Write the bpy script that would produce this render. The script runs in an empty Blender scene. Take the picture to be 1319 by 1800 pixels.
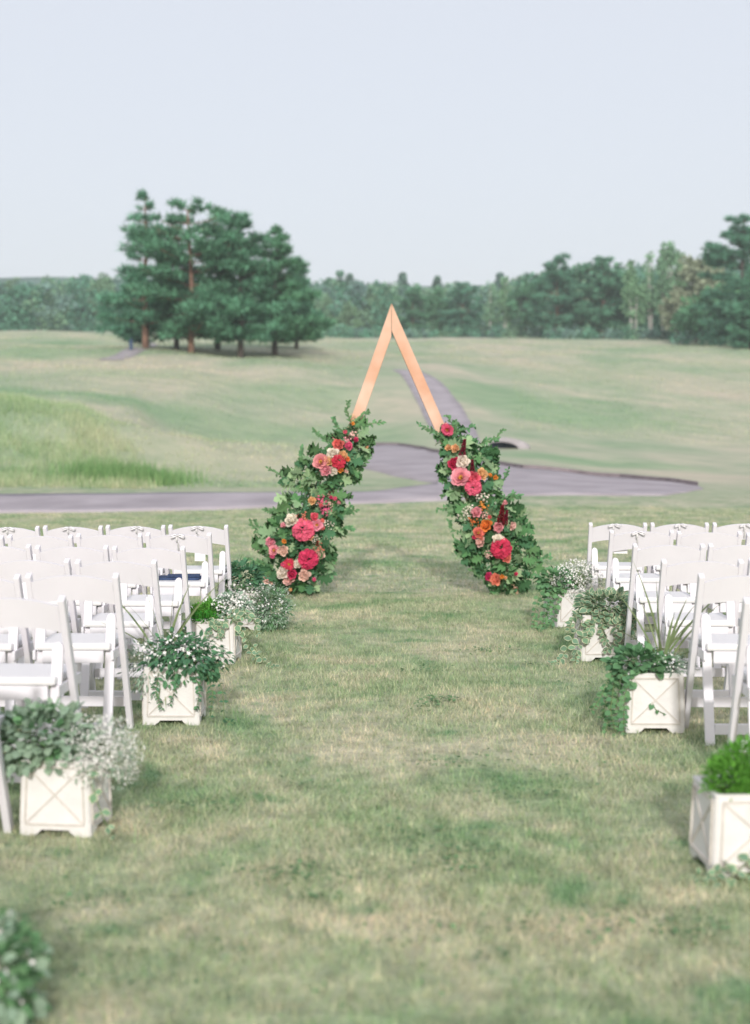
import bpy, bmesh, math, random
import numpy as np
from mathutils import Vector, Matrix

random.seed(11)
RNG = np.random.default_rng(11)
C = bpy.context.scene.collection
SC = bpy.context.scene
R = math.radians

# ------------------------------------------------------------------ camera
F, CX, CY, HOR, EYE = 2570.0, 659.5, 900.0, 770.0, 1.43
PITCH = math.atan((CY - HOR) / F)
cd = bpy.data.cameras.new('camera')
cam = bpy.data.objects.new('camera', cd); C.objects.link(cam)
cam.location = (0, 0, EYE)
cam.rotation_euler = (math.pi / 2 - PITCH, 0, 0)
cd.sensor_fit = 'VERTICAL'; cd.sensor_height = 24; cd.sensor_width = 17.6
cd.lens = F / 1800 * 24
cd.clip_start = 0.05; cd.clip_end = 4000
cd.dof.use_dof = True
cd.dof.focus_distance = 9.4
cd.dof.aperture_fstop = 1.2
SC.camera = cam

# ------------------------------------------------------------------ light
SUN_EL, SUN_AZ = 22.0, 0.8       # sun low behind the photographer, soft through the haze
world = bpy.data.worlds.new('World'); SC.world = world; world.use_nodes = True
wn, wl = world.node_tree.nodes, world.node_tree.links
bg = wn['Background']
sky = wn.new('ShaderNodeTexSky'); sky.sky_type = 'NISHITA'; sky.sun_disc = False
sky.sun_elevation = R(SUN_EL); sky.sun_rotation = R(180 - SUN_AZ)
sky.air_density = 1.0; sky.dust_density = 4.0; sky.ozone_density = 1.0
mixw = wn.new('ShaderNodeMix'); mixw.data_type = 'RGBA'
mixw.inputs[0].default_value = 0.72
mixw.inputs[7].default_value = (6.55, 6.62, 7.1, 1)      # even pale overcast veil in front of the blue
wl.new(sky.outputs[0], mixw.inputs[6]); wl.new(mixw.outputs[2], bg.inputs[0])
bg.inputs[1].default_value = 0.1
sd = bpy.data.lights.new('sun', 'SUN'); sd.energy = 2.0; sd.angle = R(2.5); sd.color = (1, 0.965, 0.935)
sun = bpy.data.objects.new('sun', sd); C.objects.link(sun)
sun.rotation_euler = (R(90 - SUN_EL), 0, R(SUN_AZ))
sun.location = (0, -30, 30)
vs = SC.view_settings
SC.display_settings.display_device = 'sRGB'
vs.view_transform = 'Standard'; vs.look = 'None'; vs.gamma = 1; vs.use_curve_mapping = False
vs.exposure = 0.49
SC.cycles.max_bounces = 6; SC.cycles.diffuse_bounces = 3; SC.cycles.transparent_max_bounces = 8
SC.cycles.volume_bounces = 1
SC.cycles.use_denoising = True

# ------------------------------------------------------------------ helpers
def s2l(r, g, b):
    f = lambda c: (c / 255 / 12.92) if c / 255 <= .04045 else ((c / 255 + .055) / 1.055) ** 2.4
    return (f(r), f(g), f(b), 1)

def mat(name, col, rough=.7, spec=.2, vary=0.0, vscale=6.0, bump=0.0, bscale=40, trans=0.0, col2=None, sub=None, island=0.0):
    m = bpy.data.materials.new(name); m.use_nodes = True
    nt = m.node_tree; n, l = nt.nodes, nt.links
    p = n['Principled BSDF']
    col = tuple(col[:3]) + (1,)
    p.inputs['Base Color'].default_value = col
    p.inputs['Roughness'].default_value = rough
    p.inputs['Specular IOR Level'].default_value = spec
    src = None
    if vary or col2:
        tc = n.new('ShaderNodeNewGeometry'); nz = n.new('ShaderNodeTexNoise')
        nz.inputs['Scale'].default_value = vscale; nz.inputs['Detail'].default_value = 4
        l.new(tc.outputs['Position'], nz.inputs['Vector'])
        cr = n.new('ShaderNodeValToRGB')
        c2 = tuple(col2[:3]) if col2 else tuple(min(1, c * (1 + vary)) for c in col[:3])
        c1 = col[:3] if col2 else tuple(c * (1 - vary) for c in col[:3])
        cr.color_ramp.elements[0].position = .32; cr.color_ramp.elements[1].position = .68
        cr.color_ramp.elements[0].color = tuple(c1) + (1,); cr.color_ramp.elements[1].color = tuple(c2) + (1,)
        l.new(nz.outputs[0], cr.inputs[0]); src = cr.outputs[0]
    if island:
        g = n.new('ShaderNodeNewGeometry'); oi = n.new('ShaderNodeObjectInfo')
        ad = n.new('ShaderNodeMath'); ad.operation = 'ADD'
        l.new(g.outputs['Random Per Island'], ad.inputs[0]); l.new(oi.outputs['Random'], ad.inputs[1])
        fr = n.new('ShaderNodeMath'); fr.operation = 'FRACT'; l.new(ad.outputs[0], fr.inputs[0])
        mr = n.new('ShaderNodeMapRange'); mr.inputs[3].default_value = 1 - island; mr.inputs[4].default_value = 1 + island
        l.new(fr.outputs[0], mr.inputs[0])
        hs = n.new('ShaderNodeHueSaturation')
        if src: l.new(src, hs.inputs['Color'])
        else: hs.inputs['Color'].default_value = col
        l.new(mr.outputs[0], hs.inputs['Value'])
        mh = n.new('ShaderNodeMapRange'); mh.inputs[3].default_value = .5 - island * .06; mh.inputs[4].default_value = .5 + island * .06
        l.new(oi.outputs['Random'], mh.inputs[0]); l.new(mh.outputs[0], hs.inputs['Hue'])
        src = hs.outputs[0]
    if src: l.new(src, p.inputs['Base Color'])
    if bump:
        nz2 = n.new('ShaderNodeTexNoise'); nz2.inputs['Scale'].default_value = bscale; nz2.inputs['Detail'].default_value = 5
        g2 = n.new('ShaderNodeNewGeometry'); l.new(g2.outputs['Position'], nz2.inputs['Vector'])
        bp = n.new('ShaderNodeBump'); bp.inputs['Strength'].default_value = bump; bp.inputs['Distance'].default_value = .02
        l.new(nz2.outputs[0], bp.inputs['Height']); l.new(bp.outputs[0], p.inputs['Normal'])
    if trans:
        tr = n.new('ShaderNodeBsdfTranslucent'); mx = n.new('ShaderNodeMixShader'); mx.inputs[0].default_value = trans
        if src: l.new(src, tr.inputs[0])
        else: tr.inputs[0].default_value = col
        l.new(p.outputs[0], mx.inputs[1]); l.new(tr.outputs[0], mx.inputs[2])
        l.new(mx.outputs[0], n['Material Output'].inputs['Surface'])
    return m

def mesh_np(name, V, Fa, mats=(), mi=None, smooth=False):
    V = np.asarray(V, np.float32); Fa = np.asarray(Fa, np.int32)
    me = bpy.data.meshes.new(name)
    me.vertices.add(len(V)); me.vertices.foreach_set('co', V.ravel())
    k = Fa.shape[1]
    me.loops.add(Fa.size); me.loops.foreach_set('vertex_index', Fa.ravel())
    me.polygons.add(len(Fa)); me.polygons.foreach_set('loop_start', np.arange(0, Fa.size, k, dtype=np.int32))
    for m in mats: me.materials.append(m)
    if mi is not None: me.polygons.foreach_set('material_index', np.asarray(mi, np.int32))
    if smooth: me.polygons.foreach_set('use_smooth', np.ones(len(Fa), bool))
    me.update(calc_edges=True); me.validate()
    return me

def link(name, data, parent=None, loc=None, mtx=None):
    o = bpy.data.objects.new(name, data); C.objects.link(o)
    if parent is not None: o.parent = parent
    if mtx is not None: o.matrix_local = mtx
    elif loc is not None: o.location = loc
    return o

def tag(o, label=None, cat=None, group=None, kind=None):
    if label: o['label'] = label
    if cat: o['category'] = cat
    if group: o['group'] = group
    if kind: o['kind'] = kind
    return o

def thing(name, label, cat, loc=(0, 0, 0), rz=0, group=None):
    o = link(name, None, loc=loc); o.rotation_euler = (0, 0, rz); o.empty_display_size = .1
    return tag(o, label, cat, group)

def copy_thing(o):
    c = o.copy(); C.objects.link(c)
    for ch in o.children:
        d = ch.copy(); C.objects.link(d); d.parent = c
        for g in ch.children:
            e = g.copy(); C.objects.link(e); e.parent = d
    return c

class MB:
    """collects boxes, prisms and tubes in one bmesh"""
    def __init__(s): s.bm = bmesh.new()
    def box(s, c, size, m=None, bev=0.0):
        r = bmesh.ops.create_cube(s.bm, size=1)
        M = Matrix.Translation(c) @ (m or Matrix()) @ Matrix.Diagonal((*size, 1))
        bmesh.ops.transform(s.bm, matrix=M, verts=r['verts'])
        if bev:
            e = {e for v in r['verts'] for e in v.link_edges}
            bmesh.ops.bevel(s.bm, geom=list(e), offset=bev, segments=2, profile=.6, affect='EDGES')
        return s
    def beam(s, a, b, w, t, up=(0, 0, 1), bev=0.0):
        a, b = Vector(a), Vector(b); d = (b - a); L = d.length; z = d.normalized()
        x = Vector(up).cross(z)
        if x.length < 1e-4: x = Vector((1, 0, 0))
        x.normalize(); y = z.cross(x)
        m = Matrix((x, y, z)).transposed().to_4x4()
        return s.box((a + b) / 2, (w, t, L), m, bev)
    def prism(s, poly, axis, d0, d1, bev=0.0):
        """poly list of (u,v); axis 'y': u->x v->z extruded along y; 'x': u->y v->z along x"""
        def P(u, v, d): return (u, d, v) if axis == 'y' else (d, u, v)
        A = [s.bm.verts.new(P(u, v, d0)) for u, v in poly]
        B = [s.bm.verts.new(P(u, v, d1)) for u, v in poly]
        fs = [s.bm.faces.new(A), s.bm.faces.new(B[::-1])]
        for i in range(len(poly)):
            j = (i + 1) % len(poly)
            fs.append(s.bm.faces.new((A[j], A[i], B[i], B[j])))
        bmesh.ops.recalc_face_normals(s.bm, faces=fs)
        if bev:
            bmesh.ops.bevel(s.bm, geom=list({e for f in fs[:2] for e in f.edges}), offset=bev, segments=2, profile=.6, affect='EDGES')
        return s
    def tube(s, pts, rad, n=6):
        rings = []
        for i, p in enumerate(pts):
            p = Vector(p)
            d = Vector(pts[min(i + 1, len(pts) - 1)]) - Vector(pts[max(i - 1, 0)])
            if d.length < 1e-6: d = Vector((0, 0, 1))
            z = d.normalized(); x = z.orthogonal().normalized() if abs(z.z) > .99 else Vector((0, 0, 1)).cross(z).normalized()
            y = z.cross(x); r = rad[i] if hasattr(rad, '__len__') else rad
            rings.append([s.bm.verts.new(p + (x * math.cos(2 * math.pi * k / n) + y * math.sin(2 * math.pi * k / n)) * r) for k in range(n)])
        for a, b in zip(rings, rings[1:]):
            for k in range(n):
                f = s.bm.faces.new((a[k], a[(k + 1) % n], b[(k + 1) % n], b[k])); f.smooth = True
        try: s.bm.faces.new(rings[0][::-1]); s.bm.faces.new(rings[-1])
        except ValueError: pass
        return s
    def mesh(s, name, *mats):
        me = bpy.data.meshes.new(name); s.bm.to_mesh(me); s.bm.free()
        for m in mats: me.materials.append(m)
        return me
    def build(s, name, m, parent=None, loc=None):
        return link(name, s.mesh(name, m), parent, loc)

def frames(Dir, Nor):
    """rotation matrices (n,3,3) with columns x, y=Dir, z~Nor"""
    y = Dir / np.linalg.norm(Dir, axis=1, keepdims=True)
    x = np.cross(y, Nor); ln = np.linalg.norm(x, axis=1, keepdims=True); x = np.where(ln < 1e-5, np.array([[1., 0, 0]]), x / np.maximum(ln, 1e-6))
    z = np.cross(x, y)
    return np.stack([x, y, z], axis=2)

def scatter_np(T, TF, Rm, P, S, tmi=None):
    """template verts T (k,3), faces TF -> joined arrays"""
    S = np.asarray(S, float)
    if S.ndim == 0: S = np.full(len(P), float(S))
    V = np.einsum('nij,kj->nki', Rm, T) * S[:, None, None] + P[:, None, :]
    k = len(T); n = len(P)
    Fa = (TF[None] + (np.arange(n) * k)[:, None, None]).reshape(-1, TF.shape[1])
    mi = None if tmi is None else np.tile(tmi, n)
    return V.reshape(-1, 3), Fa, mi

def unit(v): return v / np.maximum(np.linalg.norm(v, axis=-1, keepdims=True), 1e-9)
def rdir(n): return unit(RNG.normal(size=(n, 3)))

# ------------------------------------------------------------------ terrain
DD = np.array([0, 24, 28, 31.5, 35, 39, 44, 52, 62, 75, 90, 105, 125, 150, 190, 250, 320, 420, 600])
COLS = {
    -400: [901, 870, 845, 770, 688, 700, 680, 662, 645, 630, 615, 603, 592, 585, 583, 583, 560],
    0:    [901, 870, 848, 785, 700, 712, 692, 668, 645, 628, 612, 601, 590, 584, 583, 583, 560],
    130:  [901, 869, 850, 796, 719, 722, 702, 673, 647, 628, 613, 603, 592, 585, 584, 584, 560],
    220:  [901, 869, 853, 812, 747, 748, 714, 680, 650, 630, 614, 605, 593, 586, 585, 585, 560],
    300:  [901, 868, 856, 828, 765, 770, 752, 692, 655, 632, 615, 606, 594, 587, 586, 586, 560],
    450:  [899, 868, 858, 842, 800, 777, 784, 722, 672, 640, 619, 607, 597, 591, 589, 589, 565],
    640:  [895, 867, 857, 843, 823, 802, 790, 748, 692, 655, 628, 612, 601, 597, 597, 597, 575],
    760:  [895, 866, 854, 840, 820, 801, 786, 738, 690, 655, 632, 614, 602, 597, 597, 597, 575],
    900:  [895, 870, 857, 842, 824, 805, 787, 745, 705, 672, 642, 620, 604, 596, 597, 597, 575],
    1100: [897, 873, 862, 850, 838, 822, 800, 765, 725, 688, 652, 625, 607, 597, 598, 598, 575],
    1319: [900, 880, 868, 856, 845, 832, 812, 780, 742, 702, 662, 632, 612, 602, 604, 604, 580],
    1800: [900, 880, 868, 856, 845, 832, 812, 780, 742, 702, 662, 632, 612, 602, 604, 604, 580],
}
CPX = np.array(sorted(COLS)); CT = (CPX - CX) / F
CZ = np.array([[0, 0] + [EYE + (HOR - y) / F * d for y, d in zip(COLS[p], DD[2:])] for p in CPX])
# monotone (PCHIP) slopes along the distance for smooth hills
def pchip_slopes(x, y):
    h = np.diff(x); dl = np.diff(y) / h; m = np.zeros_like(y)
    for i in range(1, len(x) - 1):
        if dl[i - 1] * dl[i] > 0:
            w1, w2 = 2 * h[i] + h[i - 1], h[i] + 2 * h[i - 1]
            m[i] = (w1 + w2) / (w1 / dl[i - 1] + w2 / dl[i])
    m[-1] = dl[-1]
    return m
CM = np.array([pchip_slopes(DD, z) for z in CZ])
def ground(X, Y):
    X = np.asarray(X, float); Y = np.asarray(Y, float)
    sh = np.broadcast(X, Y).shape; X = np.broadcast_to(X, sh).ravel(); Y = np.broadcast_to(Y, sh).ravel()
    y = np.clip(Y, 0, 599.9)
    t = np.clip(X / np.maximum(y, 12), CT[0], CT[-1] - 1e-6)
    j = np.clip(np.searchsorted(CT, t, side='right') - 1, 0, len(CT) - 2)
    u = (t - CT[j]) / (CT[j + 1] - CT[j]); u = u * u * (3 - 2 * u)
    i = np.clip(np.searchsorted(DD, y, side='right') - 1, 0, len(DD) - 2)
    h = DD[i + 1] - DD[i]; s = (y - DD[i]) / h
    h00 = (1 + 2 * s) * (1 - s) ** 2; h10 = s * (1 - s) ** 2; h01 = s * s * (3 - 2 * s); h11 = s * s * (s - 1)
    def ev(c): return h00 * CZ[c, i] + h10 * h * CM[c, i] + h01 * CZ[c, i + 1] + h11 * h * CM[c, i + 1]
    z = ev(j) * (1 - u) + ev(j + 1) * u
    # gentle golf-course undulation and fine unevenness
    a = np.clip((y - 30) / 40, 0, 1)
    z = z + a * (.16 * np.sin(X * .19 + y * .05) * np.sin(y * .16 + 1.3) + .07 * np.sin(X * .55 + 2) * np.sin(y * .43 + X * .1)) * np.clip(y / 90, .3, 1.6)
    z = z + .012 * np.sin(X * 2.1 + 1) * np.sin(y * 1.7) * np.clip(y / 6, 0, 1)
    return z.reshape(sh)
def gz(x, y): return float(ground(x, y))

def ray(px, py):
    v = Vector(((px - CX) / F, 1, (CY - py) / F)); c, s = math.cos(PITCH), math.sin(PITCH)
    return Vector((v.x, v.y * c + v.z * s, -v.y * s + v.z * c))
def at(px, py, Y):
    """point of the place seen at a photo pixel, Y metres ahead"""
    v = ray(px, py); return Vector((0, 0, EYE)) + v * (Y / v.y)
def hit(px, py, d0=3.0, d1=420.0):
    v = ray(px, py); ys = np.concatenate([np.arange(d0, 80, .1), np.arange(80, d1, .5)])
    X = v.x / v.y * ys; Z = EYE + v.z / v.y * ys; below = Z <= ground(X, ys)
    k = int(np.argmax(below)) if below.any() else len(ys) - 1
    return Vector((X[k], ys[k], gz(X[k], ys[k])))

def arr(*segs): return np.concatenate([np.arange(a, b, s) for a, b, s in segs])
YL = arr((-80, -5, 5), (-5, 26, 1), (26, 72, .5), (72, 130, 1.25), (130, 430, 5), (430, 601, 20))
XL = arr((-420, -160, 20), (-160, -40, 3), (-40, 40, .6), (40, 160, 3), (160, 440, 20))
GX, GY = np.meshgrid(XL, YL)
GV = np.stack([GX, GY, ground(GX, GY)], -1).reshape(-1, 3)
nx, ny = len(XL), len(YL)
ii = (np.arange(ny - 1)[:, None] * nx + np.arange(nx - 1)[None]).ravel()
GF = np.stack([ii, ii + 1, ii + nx + 1, ii + nx], 1)

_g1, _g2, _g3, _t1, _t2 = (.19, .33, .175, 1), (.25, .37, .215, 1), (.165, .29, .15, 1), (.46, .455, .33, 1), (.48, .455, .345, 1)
PATCHES = []  # greener and tan grass; also paints the hills' fold shading into the colour
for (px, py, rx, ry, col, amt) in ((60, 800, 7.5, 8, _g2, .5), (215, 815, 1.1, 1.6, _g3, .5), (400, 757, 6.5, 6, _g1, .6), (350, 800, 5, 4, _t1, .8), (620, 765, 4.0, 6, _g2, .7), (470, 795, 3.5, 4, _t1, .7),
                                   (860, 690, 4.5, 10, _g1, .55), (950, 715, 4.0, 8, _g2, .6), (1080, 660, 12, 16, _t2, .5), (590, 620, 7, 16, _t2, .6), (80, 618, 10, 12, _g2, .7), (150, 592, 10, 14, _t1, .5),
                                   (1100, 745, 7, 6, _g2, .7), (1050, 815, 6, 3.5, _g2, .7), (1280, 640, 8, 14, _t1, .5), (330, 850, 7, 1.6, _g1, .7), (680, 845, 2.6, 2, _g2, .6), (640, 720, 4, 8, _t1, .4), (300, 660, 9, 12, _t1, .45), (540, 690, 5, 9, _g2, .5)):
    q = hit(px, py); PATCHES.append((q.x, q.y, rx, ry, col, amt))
def lawn_group():
    g = bpy.data.node_groups.new('lawn_colour', 'ShaderNodeTree')
    g.interface.new_socket('Color', in_out='OUTPUT', socket_type='NodeSocketColor')
    n, l = g.nodes, g.links
    geo = n.new('ShaderNodeNewGeometry'); out = n.new('NodeGroupOutput')
    def noise(scale, det, sx=1, sy=1, dist=0.0, off=0):
        mp = n.new('ShaderNodeMapping'); mp.inputs['Scale'].default_value = (sx, sy, 1); mp.inputs['Location'].default_value = (off, off * .7, 0)
        l.new(geo.outputs['Position'], mp.inputs[0])
        t = n.new('ShaderNodeTexNoise'); t.inputs['Scale'].default_value = scale; t.inputs['Detail'].default_value = det
        t.inputs['Distortion'].default_value = dist; t.inputs['Roughness'].default_value = .6
        l.new(mp.outputs[0], t.inputs['Vector']); return t.outputs[0]
    def ramp(src, *st):
        r = n.new('ShaderNodeValToRGB'); e = r.color_ramp.elements
        while len(e) < len(st): e.new(.5)
        for k, (p, c) in enumerate(st): e[k].position = p; e[k].color = tuple(c[:3]) + (1,)
        l.new(src, r.inputs[0]); return r.outputs[0]
    def mix(fac, a, b, mode='MIX'):
        m = n.new('ShaderNodeMix'); m.data_type = 'RGBA'; m.blend_type = mode
        if isinstance(fac, float): m.inputs[0].default_value = fac
        else: l.new(fac, m.inputs[0])
        l.new(a, m.inputs[6])
        if isinstance(b, tuple): m.inputs[7].default_value = b
        else: l.new(b, m.inputs[7])
        return m.outputs[2]
    near = ramp(noise(1.5, 7, 1, .8, .5, 4.3), (.31, LG[0]), (.46, LG[1]), (.59, LG[2]), (.77, LG[3]))
    fine = ramp(noise(7.0, 4), (.3, (.72, .74, .70)), (.7, (1.22, 1.2, 1.18)))
    near = mix(1.0, near, fine, 'MULTIPLY')
    clov = ramp(noise(2.1, 3, 1, 1, .6, 17), (.60, (0, 0, 0)), (.70, (.8, .8, .8)))
    near = mix(clov, near, LG[4])
    far = ramp(noise(.085, 5, 1, .75, .5, 5), (.28, LG[5]), (.43, LG[6]), (.55, LG[7]), (.70, LG[8]))
    far2 = ramp(noise(.6, 5, 1, 1.0, .3, 3), (.3, (.84, .9, .87)), (.7, (1.17, 1.11, 1.12)))
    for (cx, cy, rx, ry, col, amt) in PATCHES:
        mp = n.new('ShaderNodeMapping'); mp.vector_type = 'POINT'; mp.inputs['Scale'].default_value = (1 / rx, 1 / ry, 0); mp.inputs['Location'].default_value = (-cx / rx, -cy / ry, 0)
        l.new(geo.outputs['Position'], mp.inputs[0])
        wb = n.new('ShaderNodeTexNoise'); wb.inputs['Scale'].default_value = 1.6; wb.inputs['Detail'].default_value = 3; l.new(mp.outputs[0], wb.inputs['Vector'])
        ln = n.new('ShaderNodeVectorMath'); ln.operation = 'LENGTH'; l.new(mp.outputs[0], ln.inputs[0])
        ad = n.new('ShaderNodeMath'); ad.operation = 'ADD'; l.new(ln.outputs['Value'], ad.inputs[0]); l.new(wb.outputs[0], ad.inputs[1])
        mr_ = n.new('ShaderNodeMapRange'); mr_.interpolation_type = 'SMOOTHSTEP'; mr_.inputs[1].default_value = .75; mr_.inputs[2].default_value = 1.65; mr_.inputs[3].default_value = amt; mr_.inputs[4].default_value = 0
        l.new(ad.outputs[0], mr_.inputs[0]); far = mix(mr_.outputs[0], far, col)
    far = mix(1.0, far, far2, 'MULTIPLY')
    sp = n.new('ShaderNodeSeparateXYZ'); l.new(geo.outputs['Position'], sp.inputs[0])
    mr = n.new('ShaderNodeMapRange'); mr.inputs[1].default_value = 26; mr.inputs[2].default_value = 44
    l.new(sp.outputs[1], mr.inputs[0])
    l.new(mix(mr.outputs[0], near, far), out.inputs[0])
    return g
#        green            olive             straw             tan               clover            far green ...
LG = [(.20, .31, .17, 1), (.33, .385, .255, 1), (.455, .45, .335, 1), (.565, .51, .405, 1), (.15, .28, .145, 1),
      (.22, .34, .195, 1), (.325, .39, .265, 1), (.42, .43, .32, 1), (.52, .465, .37, 1)]
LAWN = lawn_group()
def lawn_mat(name, gain=1.0, attr=False, trans=0.0):
    m = bpy.data.materials.new(name); m.use_nodes = True; n, l = m.node_tree.nodes, m.node_tree.links
    p = n['Principled BSDF']; p.inputs['Roughness'].default_value = .85; p.inputs['Specular IOR Level'].default_value = .15
    g = n.new('ShaderNodeGroup'); g.node_tree = LAWN
    src = g.outputs[0]
    if attr:
        a = n.new('ShaderNodeAttribute'); a.attribute_name = 'tint'
        mx = n.new('ShaderNodeMix'); mx.data_type = 'RGBA'; mx.blend_type = 'MULTIPLY'; mx.inputs[0].default_value = 1
        l.new(src, mx.inputs[6]); l.new(a.outputs[0], mx.inputs[7]); src = mx.outputs[2]
    if gain != 1.0:
        mg = n.new('ShaderNodeMix'); mg.data_type = 'RGBA'; mg.blend_type = 'MULTIPLY'; mg.inputs[0].default_value = 1
        mg.inputs[7].default_value = (gain, gain, gain, 1); l.new(src, mg.inputs[6]); src = mg.outputs[2]
    l.new(src, p.inputs['Base Color'])
    if not attr:
        tx = n.new('ShaderNodeTexNoise'); tx.inputs['Scale'].default_value = 14; tx.inputs['Detail'].default_value = 6
        ge = n.new('ShaderNodeNewGeometry'); l.new(ge.outputs['Position'], tx.inputs['Vector'])
        bp = n.new('ShaderNodeBump'); bp.inputs['Strength'].default_value = .7; bp.inputs['Distance'].default_value = .05
        l.new(tx.outputs[0], bp.inputs['Height']); l.new(bp.outputs[0], p.inputs['Normal'])
    if trans:
        tr = n.new('ShaderNodeBsdfTranslucent'); mx = n.new('ShaderNodeMixShader'); mx.inputs[0].default_value = trans
        l.new(src, tr.inputs[0]); l.new(p.outputs[0], mx.inputs[1]); l.new(tr.outputs[0], mx.inputs[2])
        l.new(mx.outputs[0], n['Material Output'].inputs['Surface'])
    return m
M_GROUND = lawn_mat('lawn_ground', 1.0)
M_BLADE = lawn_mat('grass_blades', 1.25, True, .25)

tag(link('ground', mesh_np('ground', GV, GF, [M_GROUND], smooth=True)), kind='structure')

# roads: columns of the photo walked onto the ground
M_ASPH = mat('asphalt', (.38, .345, .37), .9, .1, .16, .8, .35, 60)
M_KERB = mat('dark_timber_edging', (.24, .205, .215), .9, .1, .18, 3)
def strip(name, L, Rr, m, nacross=10, sub=8, lift=.035, kind='structure'):
    """ribbon between two polylines of ground points"""
    def dens(P):
        out = []
        for a, b in zip(P, P[1:]):
            for k in range(sub): out.append(np.array(a) + (np.array(b) - np.array(a)) * k / sub)
        out.append(np.array(P[-1])); return np.array(out)
    A, B = dens(L), dens(Rr); n = len(A); s = np.concatenate([[-.004], np.linspace(0, 1, nacross - 1), [1.004]])
    XY = A[:, None, :2] * (1 - s)[None, :, None] + B[:, None, :2] * s[None, :, None]
    Z = ground(XY[..., 0], XY[..., 1]) + lift
    Z[:, 0] -= .12; Z[:, -1] -= .12
    V = np.concatenate([XY, Z[..., None]], -1).reshape(-1, 3); k = nacross + 1
    i = (np.arange(n - 1)[:, None] * k + np.arange(nacross)[None]).ravel()
    o = link(name, mesh_np(name, V, np.stack([i, i + 1, i + k + 1, i + k], 1), [m], smooth=True))
    return tag(o, kind=kind)
def H(*pts): return [hit(*p) for p in pts]
JF, JM, JN = hit(770, 797), hit(770, 851), hit(770, 881)
def ext(p, dx): return Vector((p.x + dx, p.y, 0))
LA = H((0, 871), (200, 870), (480, 868), (640, 867)) ; LB = H((0, 903), (200, 901), (480, 893), (640, 887))
strip('road', [ext(LA[0], -30)] + LA + [JM], [ext(LB[0], -30)] + LB + [JN], M_ASPH, 8)
FE = H((590, 790), (625, 784), (665, 782), (705, 784), (740, 790)); NE = H((592, 806), (620, 818), (655, 828), (705, 840), (740, 846))
strip('path', FE + [JF], NE + [JM], M_ASPH, 8)
FC = H((850, 812), (920, 825), (1000, 832), (1090, 841), (1170, 848), (1228, 856)); NC = H((850, 876), (920, 872), (1000, 871), (1090, 872), (1170, 872), (1236, 861))
strip('road', [JF] + FC, [JN] + NC, M_ASPH, 14)
UL = H((768, 778), (752, 745), (738, 715), (722, 685), (704, 658), (690, 650)); UR = H((846, 782), (832, 748), (812, 715), (788, 685), (758, 662), (738, 651))
strip('path', UL, UR, M_ASPH, 6)
strip('path', H((170, 634), (205, 623), (235, 612), (262, 603)), H((215, 634), (240, 624), (262, 614), (280, 605)), M_ASPH, 4)
# low dark timber edging along the upper side of the road
kb = MB(); kp = H((640, 783), (700, 784), (740, 790)) + [JF] + FC
kd = []
for a, b in zip(kp, kp[1:]):
    for k in range(6):
        p = a.lerp(b, k / 6); kd.append(p)
kd.append(kp[-1])
ring = []
for p in kd:
    x, y = p.x, p.y + .10; g_ = gz(x, y); ring.append([kb.bm.verts.new(q) for q in ((x, y - .08, g_ - .1), (x, y - .07, g_ + .13), (x, y + .07, g_ + .14), (x, y + .08, g_ - .1))])
for a, b in zip(ring, ring[1:]):
    for q in range(3): kb.bm.faces.new((a[q], b[q], b[q + 1], a[q + 1]))
bmesh.ops.recalc_face_normals(kb.bm, faces=kb.bm.faces[:])
tag(kb.build('kerb', M_KERB), kind='structure')

# grass: short matted blades on the lawn, one object
def blades(n, X, Y, L, W, lean, tints, tw):
    n = len(X); Z = ground(X, Y)
    a = RNG.uniform(0, 2 * np.pi, n); ln = np.abs(RNG.normal(lean, .25, n)).clip(.1, 1.45)
    d = np.stack([np.sin(ln) * np.cos(a), np.sin(ln) * np.sin(a), np.cos(ln)], 1)
    s = np.stack([-np.sin(a), np.cos(a), np.zeros(n)], 1) * (W * .5)[:, None]
    P = np.stack([X, Y, Z - .004], 1)
    V = np.stack([P - s, P + s, P + d * L[:, None]], 1).reshape(-1, 3)
    t = np.array(tints)[RNG.choice(len(tints), n, p=tw)] * RNG.uniform(.82, 1.2, (n, 1))
    return V, t
def blade_obj(name, parts, m):
    V = np.concatenate([p[0] for p in parts]); t = np.concatenate([p[1] for p in parts])
    n = len(V) // 3
    me = mesh_np(name, V, np.arange(n * 3).reshape(-1, 3), [m])
    at_ = me.attributes.new('tint', 'FLOAT_COLOR', 'FACE')
    at_.data.foreach_set('color', np.concatenate([t, np.ones((n, 1))], 1).astype(np.float32).ravel())
    return tag(link(name, me), kind='stuff')
TINT = [(1.0, 1.02, .95), (1.3, 1.2, 1.15), (.72, .9, .68), (1.5, 1.32, 1.25)]
TW = [.4, .25, .25, .1]
def field(n, y0, y1, half):
    Y = y0 + (y1 - y0) * RNG.random(n) ** .9; X = (RNG.random(n) * 2 - 1) * (half(Y)); return X, Y
parts = []
for n, y0, y1, l0, l1, w0, w1 in ((130000, 3.2, 6.5, .025, .05, .0028, .0045), (300000, 6.5, 13.5, .025, .05, .003, .005),
                                  (170000, 13.5, 29, .03, .06, .006, .011), (60000, 3.0, 29, .05, .075, .003, .005)):
    X, Y = field(n, y0, y1, lambda Y: Y * .285 + .5)
    parts.append(blades(n, X, Y, RNG.uniform(l0, l1, n), RNG.uniform(w0, w1, n), .95, TINT, TW))
tag(blade_obj('grass', parts, M_BLADE), 'short dry mown grass of the lawn and aisle', None)

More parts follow.
